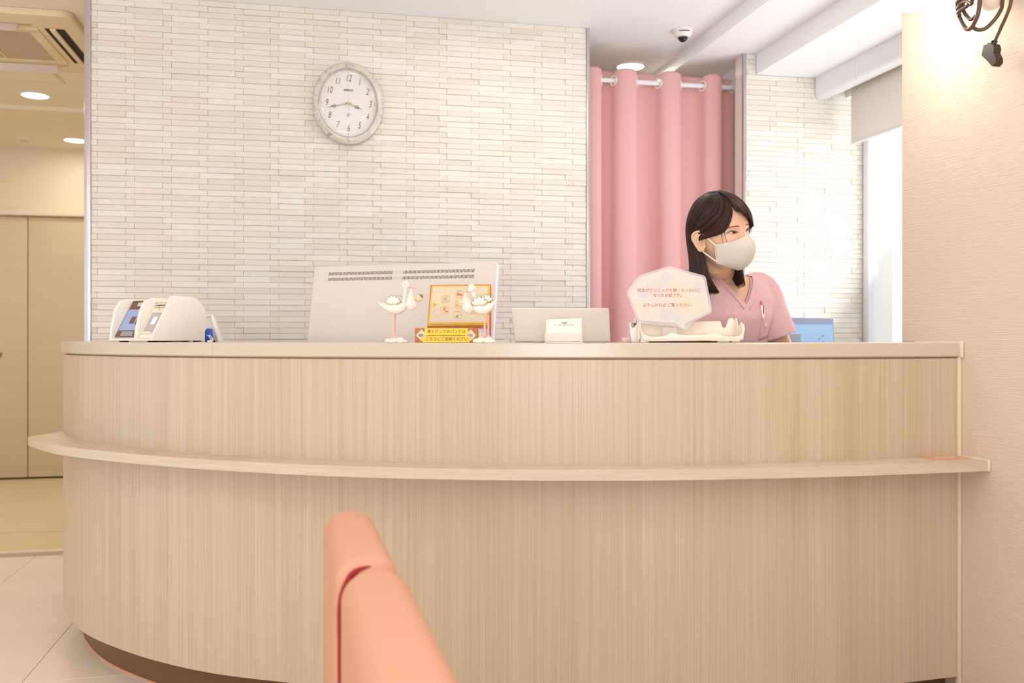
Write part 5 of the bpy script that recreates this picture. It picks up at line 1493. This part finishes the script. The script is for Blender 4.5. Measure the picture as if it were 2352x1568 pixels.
feet = merge(limb([Vector((HPL.x, HPL.y + 0.02, 0.045)), Vector((HPL.x + 0.03, HPL.y - 0.06, 0.035)), Vector((HPL.x + 0.06, HPL.y - 0.15, 0.026))], [0.036, 0.036, 0.022]),
             limb([Vector((HPR.x, HPR.y + 0.02, 0.045)), Vector((HPR.x + 0.03, HPR.y - 0.06, 0.035)), Vector((HPR.x + 0.06, HPR.y - 0.15, 0.026))], [0.036, 0.036, 0.022]))
hdL = hand(WLp, Vector((-0.25, -0.75, -0.25)), 1); hdR = hand(WRp, Vector((0.35, -0.7, -0.30)), -1)
body_mb = merge(head_mb(), torso(), neck, armL, armR, hdL, hdR, hips, leg(HPL, 1), leg(HPR, -1), feet)
bme = remesh(body_mb, 0.0042, 3, 'body')
body = link('body', bme, M['skin'], per, True, 80)
bm = bmesh.new(); bm.from_mesh(bme); BV = BVHTree.FromBMesh(bm); bm.free()

# ear (near side)
def ear(side):
    c = HL(side * 0.0700, 0.000, -0.018)
    out = (Xh * side).normalized()
    back = (-Fh * 0.85 + out * 0.55).normalized()
    nrm = out.cross(Zh).cross(Zh) * -1
    W_ = back; U_ = Zh; N_ = W_.cross(U_) * (1 if W_.cross(U_).dot(out) > 0 else -1)
    outl = [(0.000, -0.030), (0.008, -0.029), (0.0125, -0.020), (0.018, -0.006), (0.0225, 0.010), (0.021, 0.023), (0.012, 0.031), (0.001, 0.030), (-0.007, 0.022), (-0.008, 0.010), (-0.006, -0.004), (-0.006, -0.020)]
    outl = [(a * 1.30, b * 0.92) for a, b in outl]
    P = [c + W_ * a + U_ * b + N_ * 0.004 for a, b in outl]
    mb = MB()
    mb.tube(cr([tuple(p) for p in P[:10]], 5), [0.0034] * (9 * 5 + 1), 10)
    ctr_ = [c + W_ * (a * 0.93) + U_ * (b * 0.93) for a, b in outl]
    mb.add([p for p in ctr_] + [p + N_ * 0.003 for p in ctr_], [tuple(range(12)), tuple(range(23, 11, -1))] + [(i, (i + 1) % 12, 12 + (i + 1) % 12, 12 + i) for i in range(12)])
    mb.tube(cr([tuple(c + W_ * a + U_ * b + N_ * 0.005) for a, b in ((0.003, -0.010), (0.011, -0.004), (0.014, 0.008), (0.009, 0.018), (0.003, 0.020))], 4), 0.0026, 8)
    mb.ell(c + W_ * 0.003 + U_ * -0.024 + N_ * 0.003, (0.007, 0.005, 0.0075), 12, 8)
    mb.ell(c + W_ * -0.004 + U_ * -0.004 + N_ * 0.004, (0.003, 0.003, 0.006), 10, 8)
    e_ = mb.build('ear', M['skin'], per, angle=80)
    MB().ell(c + W_ * 0.005 + U_ * 0.002 + N_ * 0.0015, (0.0045, 0.0045, 0.011), 12, 8, None).build('ear_hollow', M['ear'], e_)
    return c, W_, U_, N_
earR = ear(-1); earL = ear(1)

# face features, laid on the face surface
def face(x, z, off=0.0006):
    o = HL(x, 0.20, z); hit = BV.ray_cast(o, -Fh)
    p = hit[0] if hit[0] else HL(x, 0.08, z)
    return p + Fh * off
def eye(sx_):
    cx_, cz = sx_ * 0.0310, 0.0000
    w, hh = 0.0145, 0.0032
    up = [(t, hh * (1 - t * t) ** 0.8 * (1.0 + 0.15 * t * sx_)) for t in [k / 8 - 1 for k in range(17)]]
    dn = [(t, -hh * 0.62 * (1 - t * t) ** 0.9) for t in [1 - k / 8 for k in range(1, 16)]]
    out = [face(cx_ + t * w, cz + z_ + 0.0022 * t * sx_, 0.0012) for t, z_ in up + dn]
    c = face(cx_, cz, 0.0028)
    mb = MB().add(out + [c], [(i, (i + 1) % len(out), len(out)) for i in range(len(out))])
    mb.build('eye', M['eye_white'], per, angle=80)
    ix = cx_ + 0.0015 + (0.001 if sx_ < 0 else 0.0)
    rr = 0.0056; pts = []
    for k in range(20):
        a = 2 * pi * k / 20
        zz = rr * sin(a); t = min(0.95, abs((ix - cx_ + rr * cos(a)) / w)); lim = hh * (1 - t * t) ** 0.8
        zz = max(min(zz, lim * 0.98), -lim * 0.6)
        pts.append(face(ix + rr * cos(a), cz + zz, 0.0031))
    MB().add(pts + [face(ix, cz, 0.0042)], [(i, (i + 1) % 20, 20) for i in range(20)]).build('iris', M['iris'], per, angle=80)
    MB().ell(face(ix + 0.0012, cz + 0.0012, 0.0045), (0.0007, 0.0007, 0.0007), 8, 6).build('eye_glint', M['eye_white'], per)
    lash = [face(cx_ + t * w * 1.05, cz + z_ + 0.0022 * t * sx_ + 0.0002, 0.0022) for t, z_ in up]
    MB().tube(lash, [0.0005 + 0.0007 * sin(pi * k / 16) for k in range(17)], 8).build('upper_lashes', M['lash'], per)
    crs = [face(cx_ + t * w * 0.95, cz + z_ + 0.0032 + 0.0022 * t * sx_, 0.0004) for t, z_ in up]
    MB().tube(crs, [0.0002 + 0.0004 * sin(pi * k / 16) for k in range(17)], 6).build('lid_crease', M['brow'], per)
    low = [face(cx_ + t * w, cz + z_ + 0.0022 * t * sx_, 0.0010) for t, z_ in dn]
    MB().tube(low, 0.00035, 6).build('lower_lid', M['brow'], per)
    wing = [face(cx_ + sx_ * w * (0.9 + 0.13 * k), cz + 0.0018 + 0.0002 * k - 0.0006 * k, 0.0012) for k in range(4)]
    MB().tube(wing, [0.0010, 0.0008, 0.0005, 0.0002], 6).build('lash_wing', M['lash'], per)
    br = [(sx_ * (0.0145 + 0.0375 * t), 0.0150 + 0.0038 * sin(pi * (0.15 + 0.6 * t)) - 0.0045 * t * t) for t in [k / 10 for k in range(11)]]
    P = [face(a, b, 0.0004) for a, b in br]
    MB().tube(P, [((0.0024 * (1 - 0.72 * k / 10)) if k else 0.0010, 0.0006) for k in range(11)], 8, up=tuple(Zh)).build('eyebrow', M['brow'], per)
eye(-1); eye(1)

# mask
def maskpt(t, v):
    """t in -1..1 across, v in 0..1 from the bridge down"""
    C = [(0.0995, -0.0100), (0.1140, -0.0300), (0.1185, -0.0500), (0.1130, -0.0720), (0.1030, -0.0900), (0.086, -0.1050), (0.062, -0.1110)]
    k = v * (len(C) - 1); i = min(int(k), len(C) - 2); u = k - i
    p0 = C[max(0, i - 1)]; p1 = C[i]; p2 = C[i + 1]; p3 = C[min(len(C) - 1, i + 2)]
    cy = 0.5 * ((2 * p1[0]) + (-p0[0] + p2[0]) * u + (2 * p0[0] - 5 * p1[0] + 4 * p2[0] - p3[0]) * u * u + (-p0[0] + 3 * p1[0] - 3 * p2[0] + p3[0]) * u ** 3)
    cz = 0.5 * ((2 * p1[1]) + (-p0[1] + p2[1]) * u + (2 * p0[1] - 5 * p1[1] + 4 * p2[1] - p3[1]) * u * u + (-p0[1] + 3 * p1[1] - 3 * p2[1] + p3[1]) * u ** 3)
    a = abs(t)
    ex = 0.0665 - 0.006 * v
    ey = 0.040 - 0.004 * v
    ez = -0.030 - 0.052 * v
    x = ex * (a ** 0.85)
    s = a ** 1.5
    y = cy * (1 - s) + ey * s + 0.010 * sin(pi * a) * (0.6 + 0.8 * v * (1 - v))
    z = cz * (1 - a ** 1.1) + ez * a ** 1.1
    if v < 0.2: z -= 0.004 * sin(pi * a) * (1 - v / 0.2)
    x *= (1 - 0.10 * sin(pi * v) * 0)
    return HL((1 if t > 0 else -1) * x if t else 0, y, z)
rows = [[maskpt(-1 + 2 * k / 40, v / 20) for k in range(41)] for v in range(21)]
mk = MB().grid(rows).build('face_mask', M['mask'], per, angle=60)
solid(mk, 0.0010, 0)
edge = [maskpt(-1 + 2 * k / 40, 0) for k in range(41)] + [maskpt(1, v / 20) for v in range(1, 21)] + [maskpt(1 - 2 * k / 40, 1) for k in range(1, 41)] + [maskpt(-1, 1 - v / 20) for v in range(1, 20)]
MB().tube(edge + [edge[0]], 0.0008, 6).build('mask_hem', M['strap'], mk)
MB().tube([maskpt(0, v / 20) for v in range(21)], 0.0008, 6).build('mask_seam', M['strap'], mk)
for side, (c, W_, U_, N_) in ((-1, earR), (1, earL)):
    for v_, top in ((0.06, c + U_ * 0.027 + W_ * 0.004 + N_ * 0.004), (0.94, c - U_ * 0.027 + W_ * 0.006 + N_ * 0.002)):
        a = maskpt(side * 0.97, v_); m_ = a.lerp(top, 0.5) + N_ * 0.004 + Fh * 0.001
        MB().tube(cr([tuple(a), tuple(m_), tuple(top)], 6), (0.0021), 8).build('ear_strap', M['strap'], mk)
    MB().tube(cr([tuple(c + U_ * 0.027 + W_ * 0.004 + N_ * 0.004), tuple(c + U_ * 0.02 + W_ * 0.019 + N_ * -0.002), tuple(c + W_ * 0.020 + N_ * -0.004), tuple(c - U_ * 0.027 + W_ * 0.006 + N_ * 0.002)], 5), 0.0014, 6).build('ear_strap', M['strap'], mk)

# ---- scrub top
slv = 0.66
def sleeve(S, E, a0):
    m_ = S.lerp(E, slv)
    return limb([a0, S, S.lerp(E, 0.35), m_, S.lerp(E, slv + 0.10)], [0.056, 0.060, 0.062, 0.064, 0.065], 6, 24)
gm = merge(torso(0.014, -0.50), sleeve(SLf, EL, BL(0.10, -0.012, -0.045)), sleeve(SRt, ER, BL(-0.10, -0.012, -0.045)),
           MB().ell(BL(0, -0.10, -0.50), (0.172, 0.124, 0.10), 24, 16))
gme = remesh(gm, 0.006, 10, 'scrub_top')
bm = bmesh.new(); bm.from_mesh(gme)
def vneck(a): return -0.086 + abs(a + 0.004) * 1.30
def cutp(co, no):
    bmesh.ops.bisect_plane(bm, geom=bm.verts[:] + bm.edges[:] + bm.faces[:], plane_co=co, plane_no=no, dist=0.00001)
V0 = BL(-0.004, 0, -0.086)
cutp(V0, Ub - Lb * 1.30); cutp(V0, Ub + Lb * 1.30); cutp(V0, Lb)
cutp(BL(0, -0.015, 0), Fb); cutp(BL(0, 0, 0.006), Ub); cutp(BL(0.085, 0, 0), Lb); cutp(BL(-0.085, 0, 0), Lb)
for S, E in ((SLf, EL), (SRt, ER)): cutp(S.lerp(E, slv), (E - S).normalized())
kill = []
for f_ in bm.faces:
    c = f_.calc_center_median(); q_ = c - NB
    a, ff, h = q_.dot(Lb), q_.dot(Fb), q_.z
    out = False
    if abs(a) < 0.085 and h > 0.006: out = True
    if ff > -0.015 and h > vneck(a) and abs(a) < 0.10: out = True
    for S, E in ((SLf, EL), (SRt, ER)):
        d = (E - S); L = d.length; d = d / L
        t = (c - S).dot(d)
        if t > slv * L and (c - (S + d * t)).length < 0.09 and abs(a) > 0.12: out = True
    if h < -0.56: out = True
    if out: kill.append(f_)
bmesh.ops.delete(bm, geom=kill, context='FACES')
bm.to_mesh(gme); GV = BVHTree.FromBMesh(bm); bm.free()
scr = link('scrub_top', gme, M['scrub'], per, True, 80)
solid(scr, 0.0022, 1)
def chest(a, h, off=0.0015):
    o = BL(a, 0.4, h); hit = GV.ray_cast(o, -Fb)
    if hit[0] is None or (hit[0] - NB).dot(Fb) < -0.06:
        hit = BV.ray_cast(o, -Fb)
    p = hit[0] if hit[0] else BL(a, 0.1, h)
    return p + Fb * off
# V collar band
for s_ in (-1, 1):
    r1, r2 = [], []
    for k in range(15):
        a = s_ * ((0.069 if s_ > 0 else 0.050) * k / 14)
        h = -0.086 + abs(a) * 1.30
        r1.append(chest(a - 0.004, h + 0.001, 0.0034)); r2.append(chest(a - 0.004 + s_ * 0.011, h - 0.014, 0.0034))
    o = MB().grid([r1, r2]).build('collar_band', M['scrub_band'], scr, angle=80); solid(o, 0.002, 1)
    MB().tube(r2, 0.0007, 6).build('collar_stitch', M['scrub_seam'], scr)
# front pleats, shoulder seam, pocket, clip
MB().tube([chest(0.030 + 0.002 * k / 10, -0.135 - 0.022 * k, 0.0015) for k in range(14)], 0.0008, 6).build('front_seam', M['scrub_seam'], scr)
MB().tube([chest(0.010 + 0.001 * k, -0.12 - 0.022 * k, 0.0010) for k in range(14)], 0.0006, 6).build('front_seam', M['scrub_seam'], scr)
yk = [chest(0.040 + 0.016 * math.log1p(k), -0.035 - 0.0075 * k, 0.0012) for k in range(6)]
MB().tube(yk, 0.0007, 6).build('yoke_seam', M['scrub_seam'], scr)
pr1 = [[chest(0.062 + 0.060 * i / 8, -0.100 + 0.012 * i / 8 - 0.095 * j / 8, 0.0022) for i in range(9)] for j in range(9)]
o = MB().grid(pr1).build('chest_pocket', M['scrub'], scr, angle=80); solid(o, 0.0014, 1)
MB().tube(pr1[0], 0.0009, 6).build('pocket_hem', M['scrub_seam'], scr)
MB().tube([r[0] for r in pr1], 0.0006, 6).build('pocket_stitch', M['scrub_seam'], scr)
cc = chest(0.082, -0.146, 0.005)
MB().rbox((-0.006, -0.003, -0.006), (0.006, 0.003, 0.006), 0.001, 1, Matrix.Translation(cc) @ Matrix.Rotation(beta, 4, 'Z')).build('badge_clip', mat('badge_lilac', (226, 196, 204), 0.4), scr)
for S, E, nm in ((SLf, EL, 1), (SRt, ER, -1)):
    pass
trs = remesh(merge(MB().ell(BL(0, -0.10, -0.53), (0.172, 0.122, 0.12), 24, 16),
     limb([HPL + Vector((0, 0, 0.06)), HPL, Vector((HPL.x, HPL.y, 0.60)), Vector((HPL.x, HPL.y, 0.44)), Vector((HPL.x, HPL.y, 0.10))], [0.092, 0.094, 0.084, 0.072, 0.066]),
     limb([HPR + Vector((0, 0, 0.06)), HPR, Vector((HPR.x, HPR.y, 0.60)), Vector((HPR.x, HPR.y, 0.44)), Vector((HPR.x, HPR.y, 0.10))], [0.092, 0.094, 0.084, 0.072, 0.066])), 0.010, 4, 'trousers')
link('trousers', trs, M['trousers'], per, True, 80)
for hpx in (HPL, HPR):
    mb = limb([Vector((hpx.x, hpx.y + 0.05, 0.034)), Vector((hpx.x, hpx.y + 0.02, 0.040)), Vector((hpx.x + 0.03, hpx.y - 0.06, 0.038)), Vector((hpx.x + 0.065, hpx.y - 0.165, 0.026))], [0.030, 0.042, 0.043, 0.026])
    mb.v = [(v[0], v[1], max(0.0, v[2])) for v in mb.v]
    mb.build('shoe', M['plastic'], per, angle=80)

# pen in the pocket: a thing of its own
pc = chest(0.056, -0.084, 0.006)
pn = thing('pen', 'white ballpoint pen with orange tip clipped in the scrub pocket', 'pen', (0, 0, 0), 0)
Mw = Matrix.Translation((*c2w(PB.x, PB.y), 0)) @ Matrix.Rotation(-TH, 4, 'Z')
top_ = Mw @ pc; bot_ = Mw @ chest(0.063, -0.128, 0.006)
pn.location = bot_
dv = (top_ - bot_)
MB().tube([(0, 0, 0), dv * 0.15, dv * 0.75, dv * 0.95], [0.0022, 0.0042, 0.0046, 0.0042], 12).build('barrel', M['plastic'], pn)
MB().tube([dv * 0.95, dv * 1.10, dv * 1.26], [0.0034, 0.0030, 0.0014], 10).build('button', mat('pen_orange', (206, 110, 76), 0.4), pn)
MB().rbox((-0.0012, -0.006, 0.0), (0.0012, -0.0045, 0.026), 0.0004, 1, Matrix.Translation(dv * 0.35)).build('clip', M['black'], pn)

# ---- hair
RX, RY, RZ = 0.0800, 0.0985, 0.1195
def HE(phi, al, k=1.0):
    p, a = radians(phi), radians(al)
    ry = RY * (1.0 + 0.10 * max(0.0, cos(p)) * sin(a) ** 2)
    return HL(RX * k * sin(a) * sin(p), -0.005 + ry * k * sin(a) * cos(p), 0.004 + RZ * k * cos(a))
def dp(px, py, Y): return L3(camp(px, py, Y))
GN = [
 ([(-32, 16), (-20, 42), (-26, 66), (-44, 89), (-76, 97), (-103, 103)], [(1617, 588, 2.672), (1631, 636, 2.665), (1658, 680, 2.68)]),
 ([(-38, 14), (-44, 42), (-56, 62), (-82, 79), (-107, 94)], [(1609, 596, 2.664), (1621, 643, 2.662), (1652, 683, 2.677)]),
 ([(-70, 12), (-84, 42), (-98, 68), (-113, 91)], [(1595, 600, 2.672), (1600, 650, 2.675), (1626, 684, 2.69)]),
 ([(-105, 12), (-122, 42), (-128, 68), (-134, 91)], [(1587, 600, 2.71), (1589, 650, 2.71), (1606, 684, 2.71)]),
 ([(-150, 12), (-155, 45), (-160, 91)], [(1592, 612, 2.80), (1598, 660, 2.81), (1604, 688, 2.81)]),
 ([(-180, 12), (-180, 45), (-180, 91)], [(1610, 616, 2.835), (1615, 660, 2.84), (1622, 688, 2.84)]),
 ([(-210, 12), (-210, 45), (-208, 91)], [(1640, 612, 2.845), (1645, 650, 2.855), (1655, 684, 2.86)]),
 ([(-240, 12), (-238, 45), (-235, 91)], [(1672, 600, 2.815), (1694, 642, 2.81), (1704, 668, 2.79)]),
 ([(-265, 11), (-262, 45), (-258, 70), (-256, 91)], [(1692, 592, 2.765), (1704, 626, 2.755), (1711, 662, 2.76)]),
]
GB = [
 [(-32, 15), (-22, 36), (-18, 50), (-17, 65)],
 [(-30, 14), (-14, 36), (-4, 54), (3, 72)],
 [(-26, 13), (-2, 38), (12, 60), (22, 81)],
 [(-20, 12), (12, 40), (30, 64, 1.02), (38, 91, 1.04)],
 [(-8, 11), (30, 42), (47, 68, 1.03), (52, 92, 1.08)],
 [(20, 10), (52, 44), (64, 72, 1.02), (64, 102, 1.08)],
 [(70, 10), (82, 45), (86, 72), (84, 108)],
 [(95, 11), (98, 45), (100, 72), (99, 108)],
]
def path(g, drop, k=1.0, n=5):
    P = [HE(g_[0], g_[1], k * (g_[2] if len(g_) > 2 else 1.0)) for g_ in g]
    if drop:
        P += [dp(*d) for d in drop]
    return [Vector(p) for p in cr([tuple(q) for q in P], n)]
def respath(P, m=30):
    L = [0]
    for a, b in zip(P, P[1:]): L.append(L[-1] + (b - a).length)
    out = []
    for i in range(m + 1):
        s = L[-1] * i / m; j = 0
        while j < len(L) - 2 and L[j + 1] < s: j += 1
        out.append(P[j].lerp(P[j + 1], (s - L[j]) / max(1e-9, L[j + 1] - L[j])))
    return out
def lerp_guides(ps, u):
    i = min(int(u), len(ps) - 2); t = u - i
    a, b = ps[i], ps[i + 1]
    return [p.lerp(q, t) for p, q in zip(a, b)]
NP = [respath(path(g, d, 0.97)) for g, d in GN]
BP = [respath(path(g, None, 0.97), 30) for g in GB]
base = MB()
def dense(ps, k=8):
    out = []
    for i in range((len(ps) - 1) * k + 1):
        u = i / k
        j = min(int(u), len(ps) - 2); t = u - j
        row = []
        for q in range(len(ps[0])):
            p0 = ps[max(0, j - 1)][q]; p1 = ps[j][q]; p2 = ps[j + 1][q]; p3 = ps[min(len(ps) - 1, j + 2)][q]
            row.append(0.5 * ((2 * p1) + (-p0 + p2) * t + (2 * p0 - 5 * p1 + 4 * p2 - p3) * t * t + (-p0 + 3 * p1 - 3 * p2 + p3) * t ** 3))
        out.append(row)
    return out
ND, BD_ = dense(NP), dense(BP)
base.grid([r[:29] for r in ND]); base.grid([r[:24] for r in BD_])
cap = [[HE(p, a, 0.965) for p in range(0, 361, 12)] for a in (0.5, 8, 16, 24, 30)]
base.grid(cap)
hair = base.build('hair', M['hair_in'], per, angle=80)
solid(hair, 0.003, 0)
rh = random.Random(11)
st = MB(); st2 = MB()
def strands(D, count, tgt, short=False, rmin=0.0009, rmax=0.0019, lift=0.004):
    for c in range(count):
        u = rh.random() * (len(D) - 1.001); i = int(u); t = u - i
        P = [p.lerp(q, t) for p, q in zip(D[i], D[i + 1])]
        m = len(P)
        off = lift * (0.3 + 0.9 * rh.random()); ph = rh.random() * 6.28; wv = 0.0016 * rh.random()
        cut = 1.0 - (0.16 * rh.random() ** 1.5)
        Q = []
        for k, p in enumerate(P):
            s = k / (m - 1)
            o = (p - (HC + Zh * (-0.02))); o2 = Vector((o.x, o.y, o.z if p.z > HC.z else 0)).normalized()
            q = p + o2 * (off * min(1, 0.35 + 3 * s)) + Xh * (wv * sin(ph + 5 * s)) + Fh * (wv * cos(ph + 4 * s))
            Q.append(q)
        n_ = max(4, int(m * cut)); Q = Q[:n_]
        r = rmin + (rmax - rmin) * rh.random()
        R = [(r * (0.75 + 0.25 * sin(pi * k / (n_ - 1)))) * (1 if k < n_ - 3 else (0.75, 0.45, 0.12)[k - (n_ - 3)]) for k in range(n_)]
        (st if rh.random() < tgt else st2).tube(Q, R, 5, cap=False)
strands(ND, 2300, 0.30, rmin=0.0006, rmax=0.0013)
strands(BD_, 1100, 0.5, rmin=0.0005, rmax=0.0012, lift=0.006)
M['hair_hi'] = mat('hair_highlight', (74, 34, 17), 0.40, spec=0.4)  # highlights on the hair put into a lighter strand colour
o = st.build('hair_strands', M['hair_hi'], hair, angle=180); o['kind'] = 'stuff'
o = st2.build('hair_strands', M['hair'], hair, angle=180); o['kind'] = 'stuff'
# loose wisps at the temple
ws = MB()
for j, (a, b, z_) in enumerate((((-0.047, 0.046), (-0.053, 0.014), -0.024), ((-0.050, 0.040), (-0.057, 0.006), -0.030), ((-0.036, 0.060), (-0.045, 0.030), 0.012))):
    P = [face(a[0], a[1], 0.006), face((a[0] + b[0]) / 2, (a[1] + b[1]) / 2, 0.006), face(b[0], b[1], 0.004), face(b[0] - 0.001, (b[1] + z_) / 2, 0.006), face(b[0] + 0.002, z_, 0.008)]
    for q in range(3):
        dx_ = Xh * (0.0012 * (q - 1))
        ws.tube(cr([tuple(p + dx_) for p in P], 4), [0.0006 * (1 - 0.8 * k / 16) for k in range(17)], 5, cap=False)
ws.build('loose_wisps', M['hair_hi'], hair, angle=180)['kind'] = 'stuff'
